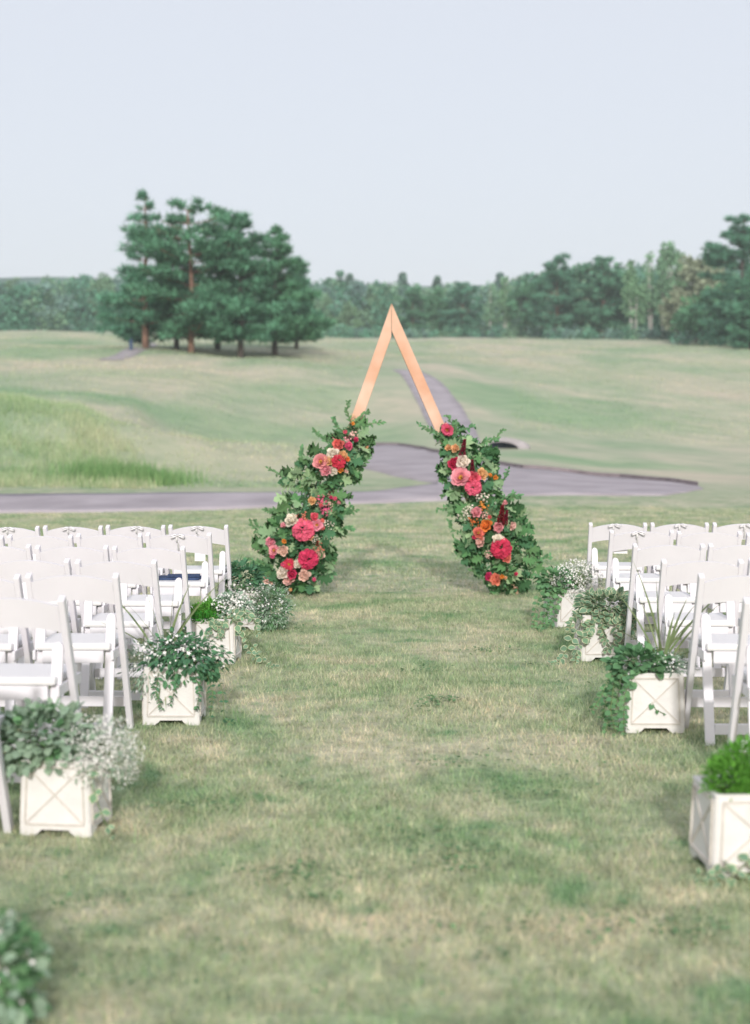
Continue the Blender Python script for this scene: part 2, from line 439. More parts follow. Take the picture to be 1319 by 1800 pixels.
# taller rough grass on the left mound and the hills
parts = []
n = 60000; X = RNG.uniform(-16, -4.2, n); Y = RNG.uniform(33.5, 47, n)
px = CX + F * X / Y; k = (px + np.abs(RNG.normal(0, 34, n)) < 272 + 14 * np.sin(Y * 1.9) - np.maximum(Y - 38, 0) * 10) & (px > -250) & (RNG.random(n) < .35 + .65 * (np.sin(X * 1.3 + Y * .8) * np.sin(Y * 1.1 - X * .4) > -.2)); X, Y = X[k], Y[k]; n = len(X)
parts.append(blades(n, X, Y, RNG.uniform(.10, .34, n), RNG.uniform(.010, .02, n), .5, [(1, 1.02, .92), (.9, 1.02, .82), (1.25, 1.15, 1.08)], [.45, .25, .3]))
n = 2600; a = RNG.normal(0, 1, (n, 2)); X = -6.15 + a[:, 0] * .75; Y = 36.2 + a[:, 1] * .7
parts.append(blades(n, X, Y, RNG.uniform(.25, .55, n), RNG.uniform(.015, .03, n), .4, [(.5, .72, .45), (.65, .85, .55)], [.6, .4]))
n = 90000; Y = 33 + 170 * RNG.random(n) ** 1.3; X = (RNG.random(n) * 2 - 1) * (Y * .3)
px = CX + F * X / Y
road = (Y < 72) & (px > 560)
up = (px > 640) & (px < 900) & (Y > 60) & (Y < 118)
k = ~(road | up | (Y < 35)); X, Y = X[k], Y[k]; n = len(X)
parts.append(blades(n, X, Y, RNG.uniform(.06, .16, n) * (Y / 60) ** .5, RNG.uniform(.02, .05, n) * (Y / 60) ** .5, .7, [(1, 1, .95), (.82, .95, .78), (1.2, 1.12, 1.05)], [.5, .3, .2]))
tag(blade_obj('rough_grass', parts, M_BLADE), 'taller rough grass on the mound and hills', None)

# clover and broad weeds scattered through the lawn
M_CLOVER = mat('clover_leaf', (.13, .25, .12), .7, .2, trans=.2, island=.3)
cT = np.array([[0, 0, 0], [.5, .45, .05], [0, 1, 0], [-.5, .45, .05]]); cF = np.array([[0, 1, 2, 3]])
PP = []
for _ in range(85):
    y = 3.4 + 14 * random.random() ** 1.2; x = random.uniform(-1, 1) * (y * .26)
    m = random.randint(14, 60); r = random.uniform(.03, .11)
    q = RNG.normal(0, r, (m, 2)) * np.array([1.5, 1]); PP.append(np.stack([x + q[:, 0], y + q[:, 1], np.zeros(m)], 1))
PP = np.concatenate(PP); PP[:, 2] = ground(PP[:, 0], PP[:, 1]) + RNG.uniform(.008, .03, len(PP))
d = rdir(len(PP)); d[:, 2] *= .25
V, Fa, _ = scatter_np(cT, cF, frames(unit(d), unit(np.array([[0, 0, 1.]]) + .4 * rdir(len(PP)))), PP, RNG.uniform(.012, .024, len(PP)))
tag(link('clover', mesh_np('clover', V, Fa, [M_CLOVER])), 'small clover and weeds in the lawn', kind='stuff')

# ------------------------------------------------------------------ trees
def leafmat(name, c, isl=.35, trans=.15, vary=0.0, vs_=.8): return mat(name, c, .75, .12, trans=trans, island=isl, vary=vary, vscale=vs_)  # vary: clump-sized tones painting light and dark layering into the tree crowns
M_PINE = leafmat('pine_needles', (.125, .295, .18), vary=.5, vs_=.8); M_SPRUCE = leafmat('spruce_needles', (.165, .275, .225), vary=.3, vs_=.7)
M_DARK = leafmat('dark_leaves', (.115, .275, .165), vary=.35, vs_=.6); M_MID = leafmat('mid_green_leaves', (.20, .345, .20), vary=.3, vs_=.6)
M_LIGHT = leafmat('light_birch_leaves', (.20, .36, .205), vary=.3, vs_=.6); M_WILLOW = leafmat('dusty_olive_leaves', (.27, .325, .215), vary=.25, vs_=.6)
M_BUSH = leafmat('bush_leaves', (.13, .30, .15), vary=.3, vs_=.7)
M_BARK = mat('grey_bark', (.11, .09, .08), .9, .1, .3, 3); M_BARKO = mat('orange_pine_bark', (.24, .145, .105), .9, .1, .3, 2.5)
M_BARKW = mat('birch_bark', (.48, .46, .43), .8, .2, .25, 4)
lT = np.array([[-.5, 0, 0], [.5, 0, 0], [.0, 1, .12]]); lF = np.array([[0, 1, 2]])
ndT = np.array([[-.16, 0, 0], [.16, 0, 0], [.0, 1.25, .1]])
nT = np.array([[-.5, 0, 0], [.5, 0, 0], [.32, .8, .12], [-.32, .8, .12]]); nF = np.array([[0, 1, 2, 3]])

def clump(c, r, n, size, up=.8, rng=RNG):
    """leaf faces inside an ellipsoid, denser towards its skin"""
    d = unit(rng.normal(size=(n, 3))); rad = rng.random(n) ** .45
    P = np.array(c) + d * rad[:, None] * np.array(r)
    nor = unit(d * .7 + np.array([[0, 0, up]]) + .55 * rng.normal(size=(n, 3)))
    dr = unit(d + .8 * rng.normal(size=(n, 3)))
    return P, dr, nor, size * rng.uniform(.6, 1.4, n)

def crown_mesh(name, C_, m, T=nT, TF=nF):
    P = np.concatenate([c[0] for c in C_]); D = np.concatenate([c[1] for c in C_]); N = np.concatenate([c[2] for c in C_]); S = np.concatenate([c[3] for c in C_])
    V, Fa, _ = scatter_np(T, TF, frames(D, N), P, S)
    return mesh_np(name, V, Fa, [m])

def pine(h, spread, seed, base=.16, dense=1.0, flat=False, gaps=0.0, bark=M_BARK, leaf=M_PINE, bare_side=None):
    rg = np.random.default_rng(seed); rd = random.Random(seed); tb = MB(); cl = []
    bend = [(rd.uniform(-.02, .02) * h * (k / 8), rd.uniform(-.02, .02) * h * (k / 8), h * k / 8 * .97) for k in range(9)]
    tb.tube([(bend[0][0], bend[0][1], -.4)] + bend[1:], [h * .022 * (1 - k / 9.5) + .02 for k in range(9)], 8)
    nl = 13
    for k in range(nl):
        f = base + (1 - base) * (k + rd.random() * .45) / nl; z = h * f; u = (f - base) / (1 - base)
        prof = (1 - u) ** .82 if not flat else min(1, 1.35 * (1 - u) ** .5)
        prof = max(prof, .06) * (.8 if u < .1 else 1)
        for b in range(rd.randint(5, 7)):
            if rd.random() < gaps * (1 - abs(f - .6)): continue
            a = rd.uniform(0, 2 * math.pi); L = spread * prof * rd.uniform(.5, 1.15)
            rise = L * (rd.uniform(.0, .22) if f < .5 else rd.uniform(.1, .55))
            q = [(0, 0, z), (math.cos(a) * L * .5, math.sin(a) * L * .5, z + rise * .35), (math.cos(a) * L, math.sin(a) * L, z + rise)]
            tb.tube(q, [h * .0065 * (1.2 - f * .7), h * .0045 * (1.2 - f * .7), .015], 4)
            for s in ((.42, .66, .86, 1.04) if u < .72 else (.6, 1.05)):
                if rd.random() < .22: continue
                w = L * rd.uniform(.12, .21) + .20 * (1 - .7 * u)
                side = rd.uniform(-.36, .36) * L * s
                c = (math.cos(a) * L * s - math.sin(a) * side, math.sin(a) * L * s + math.cos(a) * side, z + rise * s + rd.uniform(-.05, .15))
                P_, D_, N_, S_ = clump(c, (w, w, w * .20 + .04), int(70 * dense * (w / .6 + .3)), .42, 1.3, rg)
                D_ = unit(D_ + np.array([[math.cos(a) * .7, math.sin(a) * .7, .35]]))      # needles sweep outwards and up
                cl.append((P_, D_, N_, S_))
    cl.append(clump((0, 0, h * .965), (h * .008, h * .008, h * .045), 26, .3, .4, rg))
    return tb.mesh('trunk', bark), crown_mesh('crown', cl, leaf, ndT, lF)

def spruce(h, spread, seed, leaf=M_SPRUCE, base=.06):
    rg = np.random.default_rng(seed); rd = random.Random(seed); tb = MB(); cl = []
    tb.tube([(0, 0, -.4), (0, 0, h * .5), (0, 0, h * .99)], [h * .018, h * .011, .02], 7)
    nl = 20
    for k in range(nl):
        f = base + (1 - base) * k / nl; L0 = spread * (1 - f) ** .85 + .12
        for b in range(rd.randint(5, 7)):
            a = rd.uniform(0, 6.283); L = L0 * rd.uniform(.7, 1.1)
            for s in (.35, .7, 1.0):
                c = (math.cos(a) * L * s, math.sin(a) * L * s, h * f - L * s * rd.uniform(.15, .4) + .15)
                cl.append(clump(c, (.22 + L * .16, .22 + L * .16, .2 + L * .07), int(14 + L * 8), .32, .7, rg))
    cl.append(clump((0, 0, h * .96), (.1, .1, h * .05), 40, .2, .4, rg))
    return tb.mesh('trunk', M_BARK), crown_mesh('crown', cl, leaf)

def broad(h, spread, seed, leaf=M_DARK, base=.14, bark=M_BARK, nclump=42, lobes=1.0):
    rg = np.random.default_rng(seed); rd = random.Random(seed); tb = MB(); cl = []
    tb.tube([(0, 0, -.4), (.05 * spread, 0, h * .3), (0, .05 * spread, h * .62)], [h * .024, h * .017, h * .006], 7)
    cz = h * (base + (1 - base) * .52); rz = h * (1 - base) * .50
    for k in range(nclump):
        d = rg.normal(size=3); d /= np.linalg.norm(d); rr = rd.uniform(.45, .9)
        wz = 1 - .35 * max(0, d[2])
        c = np.array([d[0] * spread * rr * wz, d[1] * spread * rr * wz, cz + d[2] * rz * rr])
        tb.tube([(0, 0, max(h * .2, c[2] - spread * .6)), tuple(c * np.array([.6, .6, 1]) - np.array([0, 0, .3])), tuple(c)], [h * .006, h * .004, .015], 4)
        r = spread * rd.uniform(.20, .36) * lobes
        cl.append(clump(c, (r, r, r * .75), int(58 * (r / .9 + .3)), .34, .7, rg))
    return tb.mesh('trunk', bark), crown_mesh('crown', cl, leaf)

def birch(h, spread, seed, stems=3, leaf=M_LIGHT, base=.28):
    rg = np.random.default_rng(seed); rd = random.Random(seed); tb = MB(); cl = []
    for s in range(stems):
        x0, y0 = rd.uniform(-.5, .5) * spread * .7, rd.uniform(-.4, .4); hh = h * rd.uniform(.8, 1.0) if s else h
        x1 = x0 * 1.7
        tb.tube([(x0, y0, -.4), (x0 * 1.2, y0, hh * .35), (x1 * .9, y0, hh * .7), (x1, y0, hh * .97)], [h * .012, h * .010, h * .006, .012], 6)
        for k in range(17):
            f = rd.uniform(base, .98); a = rd.uniform(0, 6.28); L = spread * .62 * (1.05 - f) ** .55 * rd.uniform(.4, 1.1)
            c = (x0 + (x1 - x0) * f + math.cos(a) * L, y0 + math.sin(a) * L, hh * f + rd.uniform(-.1, .3))
            tb.tube([(x0 + (x1 - x0) * f, y0, hh * f - L * .6), c], [.03, .01], 4)
            r = spread * rd.uniform(.18, .30)
            cl.append(clump(c, (r, r, r * 1.15), int(30 * (r / .6 + .3)), .27, .4, rg))
    return tb.mesh('trunk', M_BARKW), crown_mesh('crown', cl, leaf)

def place_tree(name, meshes, label, cat, X, Y, rz=0, s=1.0, group=None, sx=1.0):
    t = thing(name, label, cat, (X, Y, gz(X, Y)), rz, group); t.scale = (s * sx, s * sx, s)
    link('trunk', meshes[0], t); link('crown', meshes[1], t)
    return t
def XY(px, d): return (px - CX) / F * d, d
def hgt(ytop, X, Y): return EYE + (HOR - ytop) / F * Y - gz(X, Y)

# the stand of pines left of the arch
g = 'pines standing together on the left knoll'
for (px, d, yt, hw, base, seed, kw, lab) in (
    (258, 120, 342, 4.0, .15, 3, dict(dense=.8, gaps=.55, bark=M_BARKO), 'tall thin-crowned pine with bare orange trunk, leftmost of the stand'),
    (312, 126, 402, 3.5, .09, 5, dict(dense=.9), 'dark pine behind and between the orange-trunked pine and the broad one'),
    (338, 117, 366, 4.7, .11, 8, dict(dense=1.0, bark=M_BARKO, flat=True), 'broad pine with thick reddish trunk at the front of the stand'),
    (384, 128, 368, 3.9, .11, 12, dict(dense=.9, gaps=.25), 'tall pine behind the broad one, with a tufted open top'),
    (424, 116, 377, 4.4, .10, 15, dict(dense=1.0), 'layered pine with a short dark trunk at the front right of the stand'),
    (484, 123, 402, 4.2, .09, 20, dict(dense=1.0), 'pointed pine with low sweeping branches at the right end of the stand'),
    (232, 131, 500, 2.3, .10, 23, dict(dense=.7, flat=True, gaps=.3), 'low spreading young pine at the left foot of the stand'),
    (522, 134, 458, 2.5, .08, 27, dict(dense=1.0), 'small dark pine peeping out at the right edge of the stand')):
    X, Y = XY(px, d); h = hgt(yt, X, Y)
    place_tree('pine_tree', pine(h, hw, seed, base, **kw), lab, 'pine tree', X, Y, 0, 1, g)

# woods along the top of the hills, one tree each
VAR = {}
def variant(kind, k):
    key = (kind, k)
    if key not in VAR:
        sd = 100 + k * 7 + {'spruce': 1, 'dark': 2, 'mid': 3, 'birch': 4, 'willow': 5, 'wpine': 6, 'bush': 7}[kind] * 50
        VAR[key] = {'spruce': lambda: spruce(10, 2.1, sd), 'dark': lambda: broad(10, 3.4, sd, M_DARK, .08),
                    'mid': lambda: broad(10, 3.3, sd, M_MID, .08), 'birch': lambda: birch(10, 2.0, sd, 2 + k),
                    'willow': lambda: broad(10, 3.3, sd, M_WILLOW, .10, nclump=48, lobes=.9),
                    'wpine': lambda: pine(10, 3.3, sd, .10, 1.0, True, .05, M_BARKO),
                    'bush': lambda: broad(5, 3.0, sd, M_BUSH, .02, nclump=30)}[kind]()
    return VAR[key]
BH = {'bush': 5.0}
NAMES = {'spruce': ('spruce_tree', 'spruce'), 'dark': ('broadleaf_tree', 'tree'), 'mid': ('broadleaf_tree', 'tree'), 'birch': ('birch_tree', 'birch'),
         'willow': ('willow_tree', 'tree'), 'wpine': ('pine_tree', 'pine tree'), 'bush': ('bush', 'bush')}
def wood(kind, k, px, d, ytop, label, rz=None, sx=1.0, group='trees along the edge of the woods'):
    X, Y = XY(px, d); h = hgt(ytop, X, Y); s = h / BH.get(kind, 10.0)
    n, c = NAMES[kind]
    place_tree(n, variant(kind, k), label, c, X, Y, px * .37 if rz is None else rz, s, group, sx)
# left wood
for a in (
    ('spruce', 0, 8, 292, 500, 'blue-grey spruce at the left edge of the photo, first of the left wood'),
    ('mid', 0, 30, 312, 492, 'rounded mid-green tree between the two leftmost spruces'),
    ('spruce', 1, 62, 290, 503, 'blue-grey spruce, second from the left edge in the left wood'),
    ('spruce', 0, 88, 294, 497, 'tallest blue-grey spruce in the middle of the left wood'),
    ('mid', 1, 92, 318, 487, 'leafy tree rising behind the tall middle spruce of the left wood'),
    ('birch', 0, 128, 292, 500, 'pale-stemmed birch in the left wood, nearest the pine stand'),
    ('spruce', 1, 150, 290, 508, 'last grey spruce of the left wood before the pine stand'),
    ('dark', 0, 150, 315, 484, 'dark rounded tree behind the last spruce of the left wood'),
    ('mid', 1, 182, 300, 482, 'green tree half hidden behind the left branches of the pine stand')):
    wood(*a)
# centre wood behind the arch
for a in (
    ('dark', 1, 592, 330, 477, 'dark round-headed tree standing above the wood left of the arch tip'),
    ('spruce', 0, 615, 330, 484, 'thin spruce top beside the dark round-headed tree left of the arch'),
    ('mid', 0, 565, 285, 515, 'light green tree right beside the pine stand'),
    ('mid', 1, 615, 270, 530, 'low bushy green tree left of the arch tip'),
    ('mid', 0, 655, 290, 505, 'pale leafy tree directly behind the left side of the arch tip'),
    ('spruce', 1, 708, 325, 482, 'distant spruce top just right of the arch tip'),
    ('wpine', 0, 725, 265, 508, 'dark pine right of the arch tip'),
    ('dark', 0, 770, 268, 505, 'dense dark tree, second to the right of the arch tip'),
    ('spruce', 0, 768, 322, 488, 'small grey spruce top on the skyline above the dense dark tree'),
    ('wpine', 1, 812, 262, 500, 'brownish pine between the dense dark tree and the pale birches'),
    ('birch', 0, 862, 258, 497, 'pale birch with light bark, left one of the pair right of the arch'),
    ('birch', 1, 888, 260, 490, 'pale birch with light bark, right one of the pair right of the arch'),
    ('dark', 1, 925, 256, 488, 'dark tree to the right of the pale birch pair'),
    ('spruce', 1, 878, 320, 482, 'spruce top showing over the pale birch pair')):
    wood(*a)
# right wood
for a in (
    ('wpine', 0, 978, 246, 455, 'tall orange-trunked pine where the right wood begins to rise'),
    ('dark', 0, 1020, 250, 466, 'dark tree just right of the tall orange-trunked pine'),
    ('wpine', 1, 1058, 244, 458, 'broad dark pine, third tree of the rising right wood'),
    ('dark', 1, 1092, 250, 464, 'dark bushy tree behind the left edge of the birch stand'),
    ('birch', 1, 1112, 236, 462, 'bright green birch at the left of the birch stand'),
    ('birch', 0, 1140, 238, 440, 'slim white-stemmed birch in the middle of the birch stand'),
    ('birch', 2, 1164, 236, 428, 'tallest birch of the stand, its top against the sky'),
    ('birch', 1, 1186, 240, 448, 'last birch of the stand beside the olive tree'),
    ('willow', 0, 1222, 226, 440, 'dusty olive-coloured rounded tree in the right wood'),
    ('willow', 1, 1188, 222, 508, 'small dusty olive tree under the birch stand'),
    ('dark', 0, 1245, 240, 434, 'dark tree showing above and behind the dusty olive tree'),
    ('bush', 0, 1232, 205, 520, 'low bright green rounded bush tree below the olive tree'),
    ('bush', 1, 1262, 212, 500, 'taller green bush tree beside the big right-hand pine')):
    wood(*a)
X, Y = XY(1302, 185); h = hgt(380, X, Y)
place_tree('pine_tree', pine(h, 4.7, 61, .06, 1.6, True), 'big dark pine towering at the right edge of the photo', 'pine tree', X, Y, 0, 1, 'trees along the edge of the woods')
X, Y = XY(1318, 176); h = hgt(478, X, Y)
place_tree('pine_tree', pine(h, 3.4, 67, .04, 1.5, False), 'pale lower pine in front of the big pine at the right edge', 'pine tree', X, Y, 0, 1, 'trees along the edge of the woods')

# deep wood behind and undergrowth in front: reads as one mass
rg = np.random.default_rng(77); cl = {0: [], 1: [], 2: []}
def ytop_at(px): return float(np.interp(px, [-300, 0, 180, 560, 660, 800, 900, 960, 1100, 1200, 1350, 1700], [497, 497, 492, 500, 498, 502, 497, 480, 474, 462, 455, 455]))
for k in range(560):
    px = rg.uniform(-420, 1750); d = rg.uniform(265, 400) if px < 960 else rg.uniform(245, 380)
    X, Y = XY(px, d); z0 = gz(X, Y); ht = max(3, EYE + (HOR - ytop_at(px)) / F * Y - z0) * rg.uniform(.84, 1.03); w = rg.uniform(1.8, 3.2)
    for q in range(6):
        c = (X + rg.normal(0, w * .5), Y + rg.normal(0, w * .5), z0 + ht * (q + .7) / 6 - .6)
        r = w * (1 - .35 * q / 6); cl[k % 3].append(clump(c, (r, r, ht / 8), 60, .55, .6, rg))
for k in range(260):
    px = rg.uniform(-420, 1750)
    d = (rg.uniform(280, 290) if px < 250 else rg.uniform(250, 262) if px < 960 else rg.uniform(228, 236) if px < 1190 else rg.uniform(196, 206))
    X, Y = XY(px, d); r = rg.uniform(.8, 1.7); cl[k % 3].append(clump((X, Y, gz(X, Y) + r * .6), (r * 1.3, r, r), 90, .36, .6, rg))
mats3 = [M_DARK, M_MID, M_SPRUCE]; Vs, Fs, Ms, off = [], [], [], 0
for k in range(3):
    P, D, N, S = (np.concatenate([c[j] for c in cl[k]]) for j in range(4))
    V, Fa, _ = scatter_np(nT, nF, frames(D, N), P, S); Vs.append(V); Fs.append(Fa + off); Ms.append(np.full(len(Fa), k)); off += len(V)
tag(link('woodland', mesh_np('woodland', np.concatenate(Vs), np.concatenate(Fs), mats3, np.concatenate(Ms))), 'deep green woodland behind the front trees', kind='stuff')

# far wooded ridge
hx = np.linspace(-420, 420, 90); rows = []
for j, (yy, f) in enumerate(((560, 0), (640, .75), (700, 1.0), (760, .9))):
    zt = EYE + (HOR - (489 + 14 / (1 + np.exp(-(hx + 95) / 22)) + 2 * np.sin(hx * .021) + 1.2 * np.sin(hx * .09))) / F * 700
    rows.append(np.stack([hx, np.full_like(hx, yy), np.where(f == 0, 30, zt * f)], 1))
HV = np.concatenate(rows); k = len(hx)
i = (np.arange(3)[:, None] * k + np.arange(k - 1)[None]).ravel()
tag(link('hills', mesh_np('hills', HV, np.stack([i, i + 1, i + k + 1, i + k], 1), [mat('far_forest', (.10, .17, .14), .9, .05, .35, .08)], smooth=True)), kind='structure')

# haze in the air
hb = MB().box((0, 340, 49), (880, 860, 102)).mesh('haze')
hm = bpy.data.materials.new('haze_air'); hm.use_nodes = True; hn = hm.node_tree
hn.nodes.remove(hn.nodes['Principled BSDF'])
pv = hn.nodes.new('ShaderNodeVolumePrincipled'); pv.inputs['Density'].default_value = .00042
pv.inputs['Color'].default_value = (.86, .93, 1.0, 1)
hn.links.new(pv.outputs[0], hn.nodes['Material Output'].inputs['Volume'])
hb.materials.append(hm); tag(link('haze', hb), kind='stuff')

# small things on the course
# concrete culvert end
cp = hit(880, 789); ct = thing('culvert', 'small pale concrete culvert arch beside the uphill path', 'culvert', cp, R(-12))
m_conc = mat('pale_concrete', (.40, .37, .39), .9, .1, .12, 3, .2, 30)
def arch_ring(name, r0, r1, y0, y1, m, parent, sq=.40, a0=0, a1=112):
    b = MB(); n = 16; an = [R(a0 + (a1 - a0) * k / n) for k in range(n + 1)]
    for a, c in zip(an, an[1:]):
        b.prism([(math.cos(a) * r1, math.sin(a) * r1 * sq), (math.cos(c) * r1, math.sin(c) * r1 * sq), (math.cos(c) * r0, math.sin(c) * r0 * sq - .02), (math.cos(a) * r0, math.sin(a) * r0 * sq - .02)], 'y', y0, y1)
    return b.build(name, m, parent)
arch_ring('barrel', .80, 1.12, -.1, 1.2, m_conc, ct); arch_ring('rim', .78, 1.20, -.24, -.1, m_conc, ct)
MB().prism([(-.5, -.3)] + [(math.cos(R(a)) * .9, math.sin(R(a)) * .9 * .4) for a in range(0, 120, 15)] + [(-.5, .2)], 'y', .35, .41).build('shade_panel', mat('painted_shade', (.05, .06, .09), .9), ct)  # dark plate painting in the shade inside the culvert mouth
pp = hit(231, 616); pt = thing('marker_post', 'small dark blue post beside the path under the pines', 'post', pp)
m_blue = mat('dark_blue_paint', (.03, .06, .12), .5, .3)
MB().box((0, 0, .36), (.26, .26, .72), bev=.02).build('body', m_blue, pt); MB().box((0, 0, .76), (.32, .32, .07), bev=.02).build('lid', m_blue, pt)
MB().tube([(0, 0, .795), (0, 0, .99)], .05, 8).build('handle', m_blue, pt)

# ------------------------------------------------------------------ chairs
M_WHITE = mat('white_painted_wood', (.775, .75, .79), .42, .35, .015, 9)
M_SEAT = mat('white_vinyl_seat', (.80, .785, .79), .4, .35)
TH = R(1.9)                                   # aisle runs a little right of the view
ax = Vector((math.sin(TH), math.cos(TH), 0)); bx_ = Vector((math.cos(TH), -math.sin(TH), 0))
M_BOLT = mat('bolt_steel', (.5, .5, .5), .3, .5)
def make_chair():
    t = thing('folding_chair', 'x', 'chair')
    for s in (-1, 1):
        b = MB(); b.beam((s * .204, -.165, .79), (s * .204, .185, 0.0), .046, .028, up=(1, 0, 0), bev=.006)
        link('back_post', b.mesh('back_post', M_WHITE), t)
    for s in (-1, 1):                          # flat rear leg with a rounded top
        b = MB(); n = 6
        poly = [(s * .166 - .022, .0), (s * .166 + .022, .0), (s * .166 + .022, .575)]
        poly += [(s * .166 + .022 * math.cos(math.pi * k / n), .575 + .026 * math.sin(math.pi * k / n)) for k in range(1, n)] + [(s * .166 - .022, .575)]
        b.prism(poly, 'y', -.011, .011, bev=.003)
        for v in b.bm.verts: v.co.y += -.215 + v.co.z * .235
        link('rear_leg', b.mesh('rear_leg', M_WHITE), t)
    # arched, slightly dished top rail
    b = MB(); n = 14; V = []
    for k in range(n + 1):
        u = -1 + 2 * k / n; x = u * .190; zt = .755 + .032 * (1 - u * u); zb = .645 + .022 * (1 - u * u); yb = -.150 + .0
        dish = -.022 * (1 - u * u)
        yt_, yb_ = -.163 + dish, -.112 + dish
        V.append([b.bm.verts.new(p) for p in ((x, yt_ - .009, zt), (x, yt_ + .009, zt + .002), (x, yb_ + .009, zb), (x, yb_ - .009, zb))])
    for a, c in zip(V, V[1:]):
        for q in range(4):
            b.bm.faces.new((a[q], c[q], c[(q + 1) % 4], a[(q + 1) % 4])).smooth = False
    b.bm.faces.new(V[0]); b.bm.faces.new(V[-1][::-1]); bmesh.ops.recalc_face_normals(b.bm, faces=b.bm.faces[:])
    link('top_rail', b.mesh('top_rail', M_WHITE), t)
    b = MB(); b.box((0, .015, .452), (.350, .37, .034), bev=.012); link('seat', b.mesh('seat', M_SEAT), t)
    b = MB(); b.box((0, -.155, .405), (.286, .02, .058), bev=.003); b.box((0, .185, .405), (.35, .02, .058), bev=.003)
    for s in (-1, 1): b.box((s * .183, .015, .412), (.014, .36, .045), bev=.003)
    link('seat_frame', b.mesh('seat_frame', M_WHITE), t)
    b = MB(); b.box((0, -.197, .075), (.286, .018, .05), bev=.003); link('stretcher', b.mesh('stretcher', M_WHITE), t)
    b = MB(); b.box((0, .148, .14), (.378, .018, .05), bev=.003); link('stretcher', b.mesh('stretcher', M_WHITE), t)
    for q in (-1, 1):
        b = MB(); b.tube([(q * .2195, -.072, .585), (q * .189, -.072, .585)], .007, 8)
        link('pivot_bolt', b.mesh('pivot_bolt', M_BOLT), t)
    return t
chair0 = make_chair(); first = [True]
ORD = ['', 'aisle-end', 'second', 'third', 'fourth', 'fifth']
LROW = ['front row nearest the arch', 'second row from the arch', 'third row from the arch', 'fourth row from the arch', 'fifth row from the arch', 'sixth row from the arch', 'nearest row to the camera']
LD = [10.62, 9.66, 8.68, 7.74, 6.78, 5.82, 4.92]; RD = [11.05, 9.94, 8.87, 7.8, 6.76, 5.75]
LEDGE = [402, 371, 325, 275, 207, 116, -34]; REDGE = [1036, 1071, 1112, 1163, 1228, 1310]
NL = [4, 4, 3, 3, 2, 2, 1]; NR = [3, 3, 2, 2, 1, 1]
CH = {}
for side in (-1, 1):
    for r, (d, e) in enumerate(zip(LD if side < 0 else RD, LEDGE if side < 0 else REDGE)):
        xe = (e - CX) / F * d
        for k in range((NL if side < 0 else NR)[r]):
            c0 = Vector((xe, d, 0)) + bx_ * side * (.222 + k * .462) + ax * (.165 + random.uniform(-.012, .012))
            o = chair0 if first[0] else copy_thing(chair0); first[0] = False
            o.location = (c0.x, c0.y, 0); o.rotation_euler = (0, 0, -TH + R(random.uniform(-1.2, 1.2)))
            o.location.z = gz(c0.x, c0.y) - .004
            sd_ = 'left' if side < 0 else 'right'
            if k == 0: lab = f'white folding chair at the aisle end, {LROW[r]}, {sd_} block'
            else: lab = f'white folding chair, {ORD[k + 1]} from the aisle, {LROW[r]}, {sd_} block'
            if r == 5 and side > 0: lab = 'white folding chair cut by the right photo edge, nearest right row'
            o['label'] = lab; o['group'] = 'white folding chairs left of the aisle' if side < 0 else 'white folding chairs right of the aisle'
            CH[(side, r, k)] = o

# ribbons with white cards tied over the top rails
M_RIB = mat('white_satin_ribbon', (.82, .80, .81), .35, .4); M_CARD = mat('white_card', (.85, .84, .84), .6, .2)
def ribbon_thing():
    t = thing('ribbon_bow', 'x', 'bow')
    def band(name, pts, w, axis):
        V = []; Fa = []
        for p in pts:
            p = np.array(p); a = np.array(axis) * w / 2; V += [p - a, p + a]
        for k in range(len(pts) - 1): Fa.append([2 * k, 2 * k + 1, 2 * k + 3, 2 * k + 2])
        me = mesh_np(name, np.array(V), np.array(Fa), [M_RIB], smooth=True); o = link(name, me, t)
        sm = o.modifiers.new('thick', 'SOLIDIFY'); sm.thickness = .0015; return o
    band('band', [(-.01, -.018, -.05), (-.01, -.018, .0), (-.008, -.012, .008), (-.005, .012, .008), (-.003, .018, 0), (0, .02, -.12)], .014, (1, 0, 0))
    for s in (-1, 1):
        band('loop', [(0, -.02, .006), (s * .025, -.034, .008), (s * .05, -.036, -.002), (s * .058, -.034, -.012), (s * .045, -.030, -.018), (s * .02, -.026, -.008), (0, -.022, .004)], .016, (0, .8, .6))
        band('tail', [(0, -.024, .002), (s * .02, -.03, -.010), (s * .035, -.032, -.004), (s * .05, -.034, -.018)], .012, (0, .6, .8))
    return t
rb0 = ribbon_thing(); rfirst = True
for (side, r, k, off) in ((-1, 0, 0, -.0), (-1, 0, 1, .02), (-1, 0, 2, -.02), (-1, 0, 3, .0), (-1, 1, 0, .0), (1, 0, 0, -.03), (1, 0, 1, 0), (1, 0, 2, .02), (1, 1, 0, -.03)):
    o = rb0 if rfirst else copy_thing(rb0); rfirst = False
    ch = CH[(side, r, k)]
    o.location = Vector(ch.location) + ch.rotation_euler.to_matrix() @ Vector((off, -.185, .782))
    o.rotation_euler = (0, 0, ch.rotation_euler.z); o.scale = (.82, .82, .82)
    sd_ = 'left' if side < 0 else 'right'
    o['label'] = f'white ribbon bow on the {ORD[k + 1]} chair, {LROW[r].split(" from")[0].split(" nearest")[0]}, {sd_} block'
    o['group'] = 'white ribbon bows on the chair backs'
for (side, r, k, px, py, w, h, lab) in ((-1, 0, 0, 352, 976, .078, .085, 'square white card hanging on the aisle-end front-row chair, left block'),
                                        (1, 1, 0, 1091, 965, .095, .062, 'white oblong card hanging on the aisle-end second-row chair, right block')):
    ch = CH[(side, r, k)]; p = at(px, py, ch.location.y - .10)
    cdm = MB().box((0, 0, 0), (w, .004, h)).mesh('hanging_card', M_CARD)
    cth = thing('hanging_card', lab, 'card', p, ch.rotation_euler.z + .05)
    link('card', cdm, cth); link('cord', MB().tube([(0, .003, h / 2), (0, .003, h / 2 + .06)], .0015, 5).mesh('cord', M_RIB), cth)
